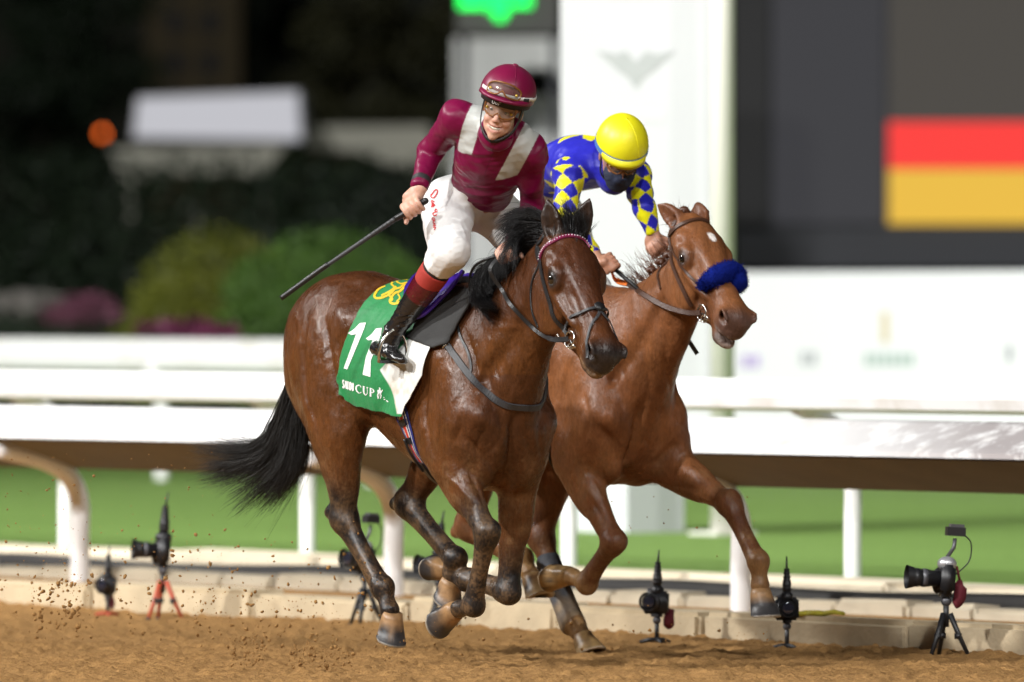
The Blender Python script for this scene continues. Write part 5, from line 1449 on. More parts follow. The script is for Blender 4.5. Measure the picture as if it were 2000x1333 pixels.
def letter_strip(word, c, rx, uy, fz, h, mat, parent, name, bend=0.0):
    G = {'U': [(0, 1), (0, .25), (.5, 0), (1, .25), (1, 1)], 'O': [(.5, .8), (0, .45), (.5, 0), (1, .45), (.5, .8)], 'F': [(1, 1), (0, 1), (0, .5), (.8, .5), (0, .5), (0, 0)]}
    parts = []; x = -len(word) * .45 * h
    for ch in word:
        P = [c + rx * (x + a * h * .62) + uy * (b - .5) * h + fz * (.001 - bend * (x + a * h * .6) ** 2) for a, b in G[ch]]
        parts.append(tube_mesh(P, h * .10, 6)); x += h * .92
    return obj(name, make_mesh(name, *merge(parts)), mat, parent)
letter_strip('UOF', HP(-.10, 1.66, .001) - K1.u * .017, K1.r, K1.u, K1.f, .015, M['white_strap'], o, 'helmet_lettering', 4.0)
S = goggles('goggles', K1.p(0, .112, .006), K1.u, K1.r, K1.f, p1, w=.066, hgt=.031, curve=10)
g2 = unit(K1.f * .92 + K1.u * .38); u2 = unit(K1.u - (K1.u @ g2) * g2)
S2 = goggles('goggles', HP(0, 1.28, .020), u2, K1.r, g2, p1, w=.072, hgt=.028, curve=9)
def head_strap(HPf, th, w, mat, parent, name, ph0=.0, ph1=2 * math.pi, e=.002):
    V, F = [], []; T = np.linspace(ph0, ph1, 48)
    for t in T: V += [HPf(t, th, e) + K1.u * 0, HPf(t, th + w, e)]
    F = [(2 * i, 2 * i + 1, 2 * i + 3, 2 * i + 2) for i in range(47)]
    q = obj(name, make_mesh(name, A(V), F), mat, parent); md = q.modifiers.new('t', 'SOLIDIFY'); md.thickness = .002; md.offset = 1
    return q
head_strap(HP, 1.40, .12, M['white_strap'], o, 'goggle_strap', -1.0, 1.25); head_strap(HP, 1.43, .12, M['white_strap'], o, 'goggle_strap', 1.25, 2.2)
head_strap(HP, 1.43, .15, M['brow'], o, 'goggle_strap', .80, 1.05, .004)
for q in (-1, 1):
    strap('chin_strap', [K1.p(q * .082, .012, .02), K1.p(q * .080, .018, -.03), K1.p(q * .066, .038, -.085), K1.p(q * .030, .066, -.124), K1.p(0, .075, -.134)], .022, .004, M['brow'], o, None, nrm=K1.r * q + K1.f * .3 - K1.u * .3)
    ev, ef = sphere(K1.p(q * .031, .0750, .0005), .0125, 14, 10); obj('eyeball', make_mesh('eyeball', ev, ef), M['sclera'], p1)
    obj('iris', make_mesh('iris', *sphere(K1.p(q * .031 - .002, .0865, -.0015), (.0058, .0025, .0058), 12, 8, K1.R)), M['iris'], p1)
tv, tf = [], []
for i in range(9):
    x = -.0232 + .0058 * i; ww = .0054 if abs(i - 4) < 2 else .0048
    c = K1.p(x, .0930 - 9 * x * x, -.0760 + 9 * x * x); parts = box(c, (ww, .004, .0105 - 4 * x * x * 3), K1.R); tv.append(parts)
obj('teeth', make_mesh('teeth', *merge(tv)), M['tooth'], p1)
me = br1.data; co = np.empty(len(me.vertices) * 3, np.float32); me.vertices.foreach_get('co', co)
pf = np.empty(len(me.polygons) * 4, np.int32); me.loops.foreach_get('vertex_index', pf)
BRB = bvh_of(co.reshape(-1, 3).astype(float), pf.reshape(-1, 4))
M['ink'] = plain('red_embroidery', (.62, .012, .02), .6)
c7 = lambda *P: [(760 + x / 6.667, 340 + y / 6.667) for x, y in P]
sig = [(c7((552, 285), (590, 225), (625, 212), (632, 240), (605, 295), (570, 318), (548, 300), (552, 262)), 2.2), (c7((575, 345), (552, 355), (556, 372), (590, 362), (580, 375)), 1.7), (c7((552, 385), (585, 392), (555, 405)), 1.6), (c7((556, 412), (580, 415)), 1.7), (c7((560, 440), (556, 425), (600, 405), (570, 435)), 1.7),
       (c7((630, 480), (612, 462), (600, 485), (618, 500), (630, 492)), 1.9), (c7((612, 500), (575, 515), (580, 540), (612, 545), (618, 525)), 1.9), (c7((560, 575), (590, 580), (600, 600), (570, 600), (566, 585)), 1.6), (c7((570, 615), (600, 612), (575, 640), (605, 650), (580, 660)), 1.6), (c7((575, 680), (608, 672), (582, 700), (610, 702), (590, 735)), 1.5)]
print_on('signature', H1, BRB, [], sig, .0025, M['ink'], br1)
w1 = tag(empty('whip', H1), 'long black padded whip held in the smiling jockey\'s right hand', 'whip')
g = JOCKEY1['grip'][0]['c']
wd = lambda px, py, d: H1.V(px, py, d)
tube('handle', [wd(830, 393, -.43), g, wd(772, 428, -.39)], [.0145, .0135, .013], M['leather_black'], w1, n=12, step=.008)
obj('handle_cap', make_mesh('handle_cap', *sphere(wd(831, 393, -.43), .014, 12, 8)), M['leather_black'], w1)
tube('shaft', [wd(772, 428, -.39), wd(640, 518, -.30)], [.0115, .0095], M['leather_grey'], w1, n=10, step=.01)
tube('padded_end', [wd(642, 516, -.30), wd(600, 546, -.27), wd(549, 583, -.24)], [.0122, .0122, .0118], M['leather_black'], w1, n=10, step=.01)
for a in np.linspace(0, 1, 16):
    p = lerp(wd(772, 428, -.39), wd(660, 504, -.31), a); tube('whip_binding', ring(p, wd(549, 583, -.24) - wd(772, 428, -.39), .0118 - .001 * a, 10), .0016, M['leather_black'], w1, n=5, closed=True)
# cap, goggles and mask of the second rider
o, HP2 = helmet(K2, p2, M['helmet_yellow'], None, .054, (.112, .134, .128))
visor(HP2, o, M['helmet_yellow'], K2, .022, 1.0, 1.66)
V, F = [], []
for i, t in enumerate(np.linspace(0, 2 * math.pi, 60, endpoint=False)): V += [HP2(t, 1.50, .0015), HP2(t, 1.66, .0035)]
q = obj('cap_band', make_mesh('cap_band', A(V), [(2 * i, 2 * i + 1, (2 * i + 3) % 120, (2 * i + 2) % 120) for i in range(60)]), M['blue_band'], o)
tube('cap_seam', [HP2(.5, t, .0005) for t in np.linspace(.0, 1.5, 14)], .0016, M['helmet_yellow'], o, n=6)
goggles('goggles', K2.p(0, .112, .004), K2.u, K2.r, K2.f, p2, w=.066, hgt=.030, curve=10)
v = Vol(K2.o - .2, K2.o + .2, .005)
for c, r in (((0, .050, -.062), (.066, .064, .056)), ((0, .055, -.10), (.050, .052, .04))): v.add(Ell(K2.p(*c), A(r) * K2.k, K2.R), .02)
v.add(Loft([(K2.p(0, .100, -.02), .008, .03), (K2.p(0, .116, -.042), .012, .02), (K2.p(0, .10, -.08), .01, .03)], K2.r, 4), .015)
v.sub(Ell(K2.p(0, -.03, -.03), (.15, .045, .2), K2.R), .005)
V, F = v.mesh(); V = fold(V, F, .004, 40, 71); obj('face_mask', make_mesh('face_mask', V, F), M['mask'], p2)
for q in (-1, 1):
    strap('chin_strap', [K2.p(q * .080, .0, .02), K2.p(q * .077, .010, -.03), K2.p(q * .066, .03, -.09), K2.p(0, .06, -.135)], .016, .004, M['brow'], o, None, nrm=K2.r * q + K2.f * .2)
# ------------------------------------------------------------------ the ground of the racecourse
def sheet(name, polys, mat, label=None):
    V, F = merge(polys)
    o = obj(name, make_mesh(name, V, F, False), mat); o['kind'] = 'structure'
    return o
def band(s0, s1, t0, t1, z0, z1=None):
    z1 = z0 if z1 is None else z1
    return A([W(s0, t0, z0), W(s1, t0, z0), W(s1, t1, z1), W(s0, t1, z1)]), [(0, 1, 2, 3)]
m, n, l, b = new_mat('track_sand')
setp(b, Roughness=.95); b.inputs['Specular IOR Level'].default_value = .15
f1 = noise_node(n, l, 3.0, 6, .6); f2 = noise_node(n, l, 28, 6, .7); f3 = noise_node(n, l, 140, 4, .7)
c = ramp(n, l, f2, [(.30, (.22, .112, .036)), (.48, (.40, .215, .074)), (.72, (.49, .280, .102))])
c = mixc(n, l, 1.0, c, ramp(n, l, f1, [(.3, (.80, .78, .76)), (.7, (1.1, 1.08, 1.05))]), 'MULTIPLY')
c = mixc(n, l, .5, c, ramp(n, l, f3, [(.35, (.15, .075, .028)), (.6, (.44, .255, .100))]))
l.new(c, b.inputs['Base Color'])
q = bump(n, l, b, f2, .9, .025); bump(n, l, b, f3, .5, .006, q)
M['sand'] = m
# harrowed sand, modelled finely where the picture looks at it
gx = np.arange(-3.2, 3.2, .015); gy = np.r_[np.arange(-1.9, 2.6, .015), np.arange(2.6, 8.6, .04)]
XX, YY = np.meshgrid(gx, gy, indexing='ij')
P = np.c_[XX.ravel(), YY.ravel(), np.zeros(XX.size)]
tt = (P - TRACK0) @ NV; ss = (P - TRACK0) @ DV
def rid(P, sc, seed): return 1 - np.abs(2 * vnoise(P, sc, seed) - 1)
hgt = .014 * (vnoise(P, 1.1, 101) - .5) + .018 * (vnoise(P, 4.5, 102) - .5) + .022 * (vnoise(P, 12, 103) - .5) + .022 * (vnoise(P, 26, 104) - .5) + .018 * (vnoise(P, 48, 108) - .5)
cr = vnoise(P, 34, 111); hgt += .016 * sm(.66, .86, cr)
lump = vnoise(P, 8, 105); hgt += .020 * sm(.66, .9, lump) - .016 * sm(.30, .12, lump)
rg = np.random.default_rng(21)
for k in range(40):                                # hoof prints with thrown-up edges
    s0, t0 = rg.uniform(-9, 4), rg.uniform(-1.9, 2.2)
    p0 = W(s0, t0)
    if p0[1] < -1.0: continue
    d = np.hypot(P[:, 0] - p0[0], P[:, 1] - p0[1])
    w = .8 + .8 * vnoise(P + p0, 18, 200 + k)
    hgt += (-.030 * np.exp(-(d / .08) ** 2) + .012 * np.exp(-((d - .14) / .06) ** 2)) * w
hgt *= .58
hgt += .030 * sm(2.1, 2.8, tt) * (.3 + .7 * vnoise(P, 2.2, 107))
edge = sm(gx[0], gx[0] + .5, P[:, 0]) * sm(gx[-1], gx[-1] - .5, P[:, 0]) * sm(gy[0], gy[0] + .35, P[:, 1]) * sm(gy[-1], gy[-1] - .5, P[:, 1])
P[:, 2] = hgt * edge
nx, ny = XX.shape
I = np.arange(nx * ny).reshape(nx, ny)
F = np.stack([I[:-1, :-1], I[1:, :-1], I[1:, 1:], I[:-1, 1:]], -1).reshape(-1, 4)
F = F[(tt[F] < 2.84).all(1)]
o = obj('dirt_track', make_mesh('dirt_track', P, F), M['sand']); o['kind'] = 'structure'
rad = 400
x0, x1, y0, y1 = gx[0], gx[-1], gy[0], gy[-1]
quad = lambda a, b_, c_, d: (A([[a, b_, 0], [c_, b_, 0], [c_, d, 0], [a, d, 0]]), [(0, 1, 2, 3)])
o = sheet('dirt_ground', [quad(-rad, -rad, rad, y0), quad(-rad, y1, rad, rad), quad(-rad, y0, x0, y1), quad(x1, y0, rad, y1)], M['sand'])
# strips behind the kerb
sheet('sand_strip', [band(-40, 40, 2.90, 4.80, .055, .05)], M['sand'])
M['soil'] = plain('verge_soil', (.24, .17, .10), .95, var=.3, scale=6, bmp=.4, bscale=30)
sheet('verge', [band(-60, 60, 4.78, 5.8, .035, .06)], M['soil'])
m, n, l, b = new_mat('turf_grass'); setp(b, Roughness=.85); b.inputs['Specular IOR Level'].default_value = .2
c = ramp(n, l, noise_node(n, l, .22, 5), [(.3, (.130, .225, .050)), (.7, (.180, .300, .072))])
c = mixc(n, l, .5, c, ramp(n, l, noise_node(n, l, 14, 6, .7), [(.3, (.085, .150, .028)), (.7, (.20, .32, .080))]))
l.new(c, b.inputs['Base Color']); bump(n, l, b, noise_node(n, l, 60, 4), .8, .03); M['turf'] = m
o = sheet('turf', [band(-170, 90, 6.15, 26, .15, .15)], M['turf'])
m2, n, l, b = new_mat('far_lawn'); setp(b, Roughness=.9)
l.new(ramp(n, l, noise_node(n, l, .1, 4), [(.3, (.03, .06, .012)), (.7, (.05, .09, .02))]), b.inputs['Base Color']); M['lawn'] = m2
sheet('lawn', [band(-330, 150, 26, 300, .12, .12)], M['lawn'])

# kerbs of single stones
M['kerb_stone'] = plain('sandstone_kerb', (.47, .38, .25), .9, var=.30, scale=5, bmp=.5, bscale=40)
M['kerb_pale'] = plain('pale_kerb_stone', (.56, .49, .37), .9, var=.22, scale=4, bmp=.4, bscale=30)
RT = A([DV, NV, ZV])
def kerb(name, t0, t1, z0, z1, step, s0, s1, mat, seed, gap=.012, rough=.006):
    k = empty(name, loc=W(s0, t0)); k['kind'] = 'structure'
    rg = np.random.default_rng(seed); s = s0
    while s < s1:
        L = step * rg.uniform(.82, 1.18); g = gap if rg.random() > .3 else gap * 3.5
        c = A([s + (L - g) / 2, (t0 + t1) / 2 + rg.normal() * rough, (z0 + z1) / 2 + rg.normal() * rough])
        bm = bmesh.new(); bmesh.ops.create_cube(bm, size=1.0)
        for v in bm.verts: v.co = Vector((v.co.x * (L - g), v.co.y * (t1 - t0), v.co.z * (z1 - z0)))
        bmesh.ops.bevel(bm, geom=bm.edges[:], offset=.022, segments=2, affect='EDGES')
        for v in bm.verts: v.co += Vector(rg.normal(size=3) * .004)
        me = bpy.data.meshes.new('kerb_stone'); bm.to_mesh(me); bm.free(); me.materials.append(mat)
        o = bpy.data.objects.new('kerb_stone', me); COL.objects.link(o); o.parent = k
        fr = Frame(W(c[0], c[1], c[2])); o.matrix_parent_inverse = Matrix.Translation(-Vector(k.location)); o.matrix_basis = fr.matrix()
        s += L
    return k
kerb('track_kerb', 2.74, 2.98, -.05, .135, 1.35, -24.0, 9.0, M['kerb_stone'], 5)
kerb('inner_kerb', 4.74, 4.94, -.02, .115, .62, -20, 6, M['kerb_pale'], 6)
kerb('turf_kerb', 5.72, 6.16, -.02, .165, 1.6, -28, 8, M['kerb_pale'], 7)
M['pipe'] = plain('dusty_black_pipe', (.045, .043, .042), .6, var=.35, scale=3, bmp=.2)
rg = np.random.default_rng(9)
pp = [W(s, 5.06 + .05 * math.sin(s * 1.3) + .02 * math.sin(s * 3.1), .105 + .012 * math.sin(s * 2.1)) for s in np.arange(-28, 8, .25)]
tag(tube('drain_pipe', pp, .05, M['pipe'], n=10), 'black irrigation pipe lying along the inner kerb', 'pipe')

# ------------------------------------------------------------------ running rails
m, n, l, b = new_mat('white_rail_paint'); setp(b, Roughness=.38)
dirt = ramp(n, l, noise_node(n, l, 2.2, 6, .65), [(.52, (0, 0, 0)), (.75, (1, 1, 1))])
c = mixc(n, l, dirt, (.80, .80, .80), (.62, .58, .53))
l.new(c, b.inputs['Base Color']); M['rail'] = m
m = m.copy(); m.name = 'grey_patched_rail_paint'; n, l = m.node_tree.nodes, m.node_tree.links; b = n['Principled BSDF']   # the near rail is patched with grey towards its right end
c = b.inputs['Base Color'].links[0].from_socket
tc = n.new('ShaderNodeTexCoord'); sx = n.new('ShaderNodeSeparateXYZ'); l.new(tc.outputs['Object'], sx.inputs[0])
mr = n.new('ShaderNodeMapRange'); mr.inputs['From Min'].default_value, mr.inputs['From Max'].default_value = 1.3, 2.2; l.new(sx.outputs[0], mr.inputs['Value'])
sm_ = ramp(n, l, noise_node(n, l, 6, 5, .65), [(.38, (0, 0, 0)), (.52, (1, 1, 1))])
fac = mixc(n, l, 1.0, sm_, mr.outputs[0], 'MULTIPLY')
c = mixc(n, l, fac, c, (.36, .33, .33)); l.new(c, b.inputs['Base Color']); M['rail_grey_end'] = m
M['rail_post'] = plain('white_post_paint', (.80, .80, .80), .35, var=.05)
M['rail_under'] = plain('shaded_rail_underside', (.13, .11, .07), .7, var=.25, scale=4)  # underside shade and brown bounce from the sand are put into the colour
def rail(label, t0, prof, s0, s1, sp, ps0, post, group=None, under=None, seg=6.0, paint_='rail'):
    """prof: cross-section (t, z) of the cover, upper side; posts stand at t0 and curve over towards the track"""
    r = tag(empty('running_rail', loc=W(ps0, t0)), label, 'rail', group)
    inv = Matrix.Translation(-Vector(r.location))
    def put(name, V, F, mat, smooth=False):
        o = obj(name, make_mesh(name, V, F, smooth), mat, r); o.matrix_parent_inverse = inv; return o
    s = s0
    while s < s1:
        e = min(s + seg, s1) - .004
        k = len(prof); V = [W(a, t, z) for a in (s, e) for t, z in prof]
        F = [(i, k + i, k + (i + 1) % k, (i + 1) % k) for i in range(k)] + [tuple(range(k)), tuple(range(2 * k - 1, k - 1, -1))]
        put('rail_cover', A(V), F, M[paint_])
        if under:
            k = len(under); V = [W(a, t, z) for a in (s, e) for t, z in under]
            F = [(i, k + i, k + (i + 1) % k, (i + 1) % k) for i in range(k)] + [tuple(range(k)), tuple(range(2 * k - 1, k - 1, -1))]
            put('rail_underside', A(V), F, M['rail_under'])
        s += seg
    s = ps0
    while s < s1:
        if s > s0:
            zt, over, rr, zb = post
            pts = [W(s, t0, -.05), W(s, t0, zb * .6), W(s, t0, zb), W(s, t0 - over * .12, zb + (zt - zb) * .45), W(s, t0 - over * .4, zb + (zt - zb) * .75), W(s, t0 - over, zt)]
            V, F = tube_mesh(pts, rr, 14, step=.05); put('post', V, F, M['rail_post'], True)
        s += sp
    return r
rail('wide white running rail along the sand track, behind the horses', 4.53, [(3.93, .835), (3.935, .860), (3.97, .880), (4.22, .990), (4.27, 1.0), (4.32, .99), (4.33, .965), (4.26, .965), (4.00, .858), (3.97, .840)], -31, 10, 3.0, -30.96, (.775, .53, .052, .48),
     under=[(3.950, .825), (3.985, .850), (4.25, .955), (4.50, .690), (4.485, .660)], paint_='rail_grey_end')
rail('white turf rail on curved posts beyond the sand track', 6.30, [(5.86, 1.02), (5.84, 1.08), (5.87, 1.14), (5.93, 1.165), (5.99, 1.14), (6.02, 1.08), (6.0, 1.02), (5.93, 1.0)], -30, 9, 2.5, -27.9, (1.03, .36, .045, .70))
rail('distant white rail in front of the clipped shrubs', 18.0, [(17.9, 1.02), (17.88, 1.10), (17.9, 1.26), (18.02, 1.27), (18.05, 1.1), (18.0, 1.0)], -75, -24.8, 3.0, -72, (1.05, .12, .05, .75))

# ------------------------------------------------------------------ winning post and boards
def prism(s0, s1, t0, t1, z0, z1):
    V = A([W(s, t, z) for s in (s0, s1) for t in (t0, t1) for z in (z0, z1)])
    return V, [(0, 1, 3, 2), (4, 6, 7, 5), (0, 4, 5, 1), (2, 3, 7, 6), (0, 2, 6, 4), (1, 5, 7, 3)]
def track_st(px, z):                               # track coordinates of the sight line px at distance z
    X = (px - 1000) / FPX * z; p = A([X, z - 40, 0]) - TRACK0
    return p @ DV, p @ NV
M['white_panel'] = plain('white_painted_panel', (.54, .55, .57), .5, var=.03, scale=.8)
M['cream_pole'] = plain('cream_pole_paint', (.66, .65, .59), .4, var=.04)
M['grey_print'] = plain('grey_print', (.38, .40, .40), .6); M['pale_print'] = plain('pale_grey_print', (.60, .61, .62), .6)
s0, t0 = track_st(1225, 57.4)
wp = tag(empty('winning_post', loc=W(s0, t0)), 'tall white winning post panel behind the yellow-capped jockey', 'winning post')
def child(parent, name, VF, mat, smooth=False):
    o = obj(name, make_mesh(name, A(VF[0]), VF[1], smooth), mat, parent); o.matrix_parent_inverse = Matrix.Translation(-Vector(parent.location)); return o
child(wp, 'pedestal', prism(s0 - .67, s0, t0, t0 + .43, 0, .98), M['white_panel'])
ZP = 57.4
xp = (1242 - 1000) / FPX * ZP
def slab(x0, x1, y0, y1, z0, z1):
    return A([[x, y, z] for x in (x0, x1) for y in (y0, y1) for z in (z0, z1)]), [(0, 1, 3, 2), (4, 6, 7, 5), (0, 4, 5, 1), (2, 3, 7, 6), (0, 2, 6, 4), (1, 5, 7, 3)]
child(wp, 'panel', slab(xp - .46, xp + .46, ZP - 40, ZP - 39.7, .985, 6.2), M['white_panel'])
# its emblem: spread wings over crossed blades, and a line of lettering
def on_panel(a, z): return A([xp + a, ZP - 40 - .004, z])
def fan(pts): return A([on_panel(*p) for p in pts]), [tuple(range(len(pts)))]
zc = 1.55 + (593 - 130) / 322
parts = []
for q in (-1, 1):
    parts.append(fan([(0, zc - .13), (q * .05, zc - .06), (q * .12, zc - .01), (q * .24, zc + .10), (q * .12, zc + .08), (q * .06, zc + .10), (0, zc + .03)][::q]))
child(wp, 'emblem', merge(parts), M['grey_print'])
parts = [fan([(x, zc - .33), (x + .035, zc - .33), (x + .035, zc - .26), (x, zc - .26)]) for x in np.arange(-.20, .17, .055)]
child(wp, 'panel_lettering', merge(parts), M['pale_print'])
parts = [fan([(x, zc + .42), (x + .045, zc + .42), (x + .045, zc + .50), (x, zc + .50)]) for x in np.arange(-.16, .14, .065)]
child(wp, 'panel_lettering', merge(parts), M['pale_print'])
sp, tp = track_st(1411, 57.0)
fp = tag(empty('finish_pole', loc=W(sp, tp)), 'cream finishing pole at the right edge of the winning post', 'pole')
V, F = tube_mesh([W(sp, tp, 0), W(sp, tp, 7)], .072, 20); child(fp, 'shaft', (V, F), M['cream_pole'], True)
child(fp, 'base_plate', prism(sp - .15, sp + .15, tp - .15, tp + .15, .12, .17), M['cream_pole'])
# white boards to the right, some with small print
M['board'] = plain('white_hoarding', (.70, .71, .73), .55, var=.03, scale=.6)
M['print_purple'] = plain('purple_print', (.40, .32, .58), .6); M['print_green'] = plain('pale_green_print', (.36, .46, .42), .6); M['print_ochre'] = plain('pale_ochre_print', (.58, .50, .33), .6); M['print_slate'] = plain('pale_slate_print', (.38, .40, .42), .6)
tb = 22.0
def at_t(px, t):                                   # s where the sight line px crosses line t
    k = (px - 1000) / FPX
    # X = k z ; X+.326 = s c + t S ; z-40 = -s S + t c
    c, S = math.cos(HEAD), math.sin(HEAD)
    return (k * (40 + t * c) + .326 - t * S) / (c + k * S)
edges = [at_t(px, tb) for px in (880, 1180, 1500, 1820, 2150)]
words = {2: [('print_purple', (1345, 1420), 700, 30), ('print_purple', (1450, 1490), 706, 26)], 3: [('print_slate', (1565, 1600), 700, 26), ('print_green', (1690, 1790), 702, 24), ('print_ochre', (1722, 1742), 640, 60)], 4: [('print_slate', (1965, 1985), 690, 34)]}
for i in range(4):
    a, e = sorted((edges[i], edges[i + 1]))
    label = ['white board partly hidden behind the horses', 'white hoarding board beside the finishing pole, with purple print', 'white hoarding board below the flag screen, with green and ochre print', 'white hoarding board at the right edge of the picture'][i]
    bo = tag(empty('advertising_board', loc=W(a, tb)), label, 'board', None)
    child(bo, 'board_panel', prism(a + .001, e - .001, tb, tb + .08, .18, 1.80), M['board'])
    for x in (a + .2, e - .2): child(bo, 'foot', prism(x - .04, x + .04, tb - .2, tb + .5, .14, .19), M['pale_print'])
    for mt, (x0, x1), y, hh in words.get(i + 1, []):
        sa_, sb_ = at_t(x0, tb), at_t(x1, tb); zz = 40 - .819 * sa_ + .574 * tb; sc = FPX / zz
        zt = 1.55 - (y - hh / 2 - 593) / sc; n_ = max(int((x1 - x0) / 16), 1); parts = []
        for q in range(n_):
            u0 = sa_ + (sb_ - sa_) * q / n_; u1 = sa_ + (sb_ - sa_) * (q + .72) / n_
            parts.append(prism(u0, u1, tb - .006, tb - .002, zt - hh / sc, zt))
        child(bo, 'board_print', merge(parts), M[mt])

# ------------------------------------------------------------------ big screen showing a black, red and gold flag
def facing(px0, px1, y0, y1, z, dz=0.0, thick=.1):
    """upright slab that faces the straight, z metres off, spanning the given sight lines"""
    sc = FPX / z; x0, x1 = (px0 - 1000) / sc, (px1 - 1000) / sc; h0, h1 = 1.55 + (593 - y1) / sc, 1.55 + (593 - y0) / sc
    V = A([[x, y, h] for x in (x0, x1) for y in (z - 40 + dz, z - 40 + dz + thick) for h in (h0, h1)])
    return V, [(0, 1, 3, 2), (4, 6, 7, 5), (0, 4, 5, 1), (2, 3, 7, 6), (0, 2, 6, 4), (1, 5, 7, 3)]
M['screen_frame'] = plain('dark_screen_frame', (.030, .032, .040), .6, var=.1, scale=.5); M['screen_dark'] = plain('black_screen_side', (.012, .012, .014), .6)
ZS = 104
sc_ = tag(empty('video_screen', loc=(5, ZS - 40, 0)), 'large video screen showing a black, red and gold flag', 'screen')
child(sc_, 'cabinet', facing(1436, 2500, -420, 525, ZS, .12, 1.2), M['screen_frame'])
child(sc_, 'side_panel', facing(1430, 1502, -420, 440, ZS, -.05, .12), M['screen_dark'])
def glow(name, col, s): return emit(name, col, s)
child(sc_, 'lit_panel', facing(1508, 1728, -420, 438, ZS, .06, .05), glow('lit_grey', (.028, .028, .034), 1.0))
child(sc_, 'flag_stripe', facing(1736, 2480, -420, 237, ZS, .06, .05), glow('lit_black', (.050, .044, .037), 1.0))
child(sc_, 'flag_stripe', facing(1736, 2480, 238, 330, ZS, .06, .05), glow('lit_red', (.95, .035, .03), 1.0))
child(sc_, 'flag_stripe', facing(1736, 2480, 331, 438, ZS, .06, .05), glow('lit_gold', (.80, .48, .045), 1.0))
for px in (1560, 2250):
    child(sc_, 'support_leg', facing(px, px + 40, 526, 860, ZS, .3, .4), M['screen_frame'])
# odds board with green figures above a white arched pavilion
ZG = 96
pv = tag(empty('pavilion', loc=(-.1, ZG - 36, 0)), 'pale arched pavilion left of the winning post', 'building')
M['pavilion'] = plain('pale_render', (.74, .75, .74), .8, var=.06, scale=.5)
sc9 = FPX / (ZG + 4)
child(pv, 'wall', facing(885, 965, 75, 860, ZG + 4, 0, 2.5), M['pavilion'])
child(pv, 'wall', facing(966, 1130, 260, 860, ZG + 4, .02, 2.4), M['pavilion'])
arc = []
for i in range(13):
    a = math.pi * i / 12; arc.append((1048 - 78 * math.cos(a), 205 - 75 * math.sin(a)))
pts = [(966, 75), (1140, 75), (1140, 205)] + [(x, y) for x, y in arc[::-1]] + [(966, 205)]
V = [A([(x - 1000) / sc9, ZG - 36 + dy, 1.55 + (593 - y) / sc9]) for dy in (0, 2.0) for x, y in pts]; k = len(pts)
child(pv, 'arch', (A(V), [tuple(range(k - 1, -1, -1)), tuple(range(k, 2 * k))] + [(i, (i + 1) % k, k + (i + 1) % k, k + i) for i in range(k)]), M['pavilion'])
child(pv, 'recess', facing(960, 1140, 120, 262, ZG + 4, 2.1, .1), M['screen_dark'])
child(pv, 'inner_wall', facing(990, 1140, 180, 262, ZG + 4, 1.6, .2), M['pavilion'])
ob = tag(empty('odds_board', loc=(-.1, ZG - 40, 0)), 'dark odds board with bright green lit figures', 'display')
child(ob, 'cabinet', facing(892, 1092, -330, 66, ZG, 0, .5), plain('odds_board_casing', (.075, .075, .07), .7))
gl = glow('lit_green', (.0, 1.0, .10), 2.6)
for x0, x1, y0, y1 in ((898, 944, -40, 4), (896, 948, -4, 16), (956, 994, -20, 28), (968, 986, 20, 40), (1002, 1032, -30, 10), (1000, 1038, -4, 14), (930, 965, -20, 8)):
    child(ob, 'figure', facing(x0, x1, y0, y1, ZG, -.03 - .004 * (x0 % 7), .02), gl)
for px in (900, 1075): child(ob, 'post', facing(px, px + 14, 66, 860, ZG, .2, .15), M['screen_frame'])

# ------------------------------------------------------------------ buildings, marquee with added glow, and lamp far left
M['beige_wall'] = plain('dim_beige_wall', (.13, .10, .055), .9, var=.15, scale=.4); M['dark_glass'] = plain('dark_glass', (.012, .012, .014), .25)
ZT = 190
tw = tag(empty('tower', loc=(-5, ZT - 40, 0)), 'dim beige tower far behind the white marquee', 'building')
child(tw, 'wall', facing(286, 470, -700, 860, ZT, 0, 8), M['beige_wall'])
for y in (-60, 20, 100, 180):
    for x in (326, 392): child(tw, 'window', facing(x, x + 34, y, y + 46, ZT, -.05, .04), M['dark_glass'])
ZM = 128
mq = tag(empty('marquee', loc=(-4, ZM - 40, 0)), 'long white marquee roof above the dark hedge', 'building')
M['marquee'] = plain('white_marquee_cloth', (.52, .52, .54), .7, var=.05, scale=.5); M['cream_wall'] = plain('cream_wall', (.46, .45, .38), .8, var=.15, scale=.6)
def facing_poly(pts, z, thick, dz=0):
    s_ = FPX / z; k = len(pts)
    V = [A([(x - 1000) / s_, z - 40 + dy, 1.55 + (593 - y) / s_]) for dy in (dz, dz + thick) for x, y in pts]
    return A(V), [tuple(range(k)), tuple(range(2 * k - 1, k - 1, -1))] + [(i, k + i, k + (i + 1) % k, (i + 1) % k) for i in range(k)]
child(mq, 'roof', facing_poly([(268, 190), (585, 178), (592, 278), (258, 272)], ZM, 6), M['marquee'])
child(mq, 'added_glow_sheet', facing_poly([(272, 194), (580, 183), (586, 272), (264, 268)], ZM, .05, -.08), emit('added_white_glow', (.52, .52, .56), 1.0))  # glowing sheet added in front of the roof to brighten the marquee
child(mq, 'valance', facing_poly([(218, 292), (560, 284), (520, 335), (505, 352), (470, 336), (420, 340), (300, 338), (262, 362), (238, 340)], ZM, 5, -.4), M['cream_wall'])
for x in (250, 380, 510): child(mq, 'post', facing(x, x + 12, 330, 860, ZM, .2, .1), M['cream_wall'])
wl = tag(empty('garden_wall', loc=(-3, 92, 0)), 'low cream wall right of the marquee, left of the jockey', 'wall')
child(wl, 'wall', facing_poly([(600, 248), (840, 246), (850, 325), (760, 322), (700, 296), (604, 292)], 132, 1), M['cream_wall'])
child(wl, 'wall', facing_poly([(800, 285), (905, 285), (905, 345), (800, 335)], 131, 1), M['cream_wall'])
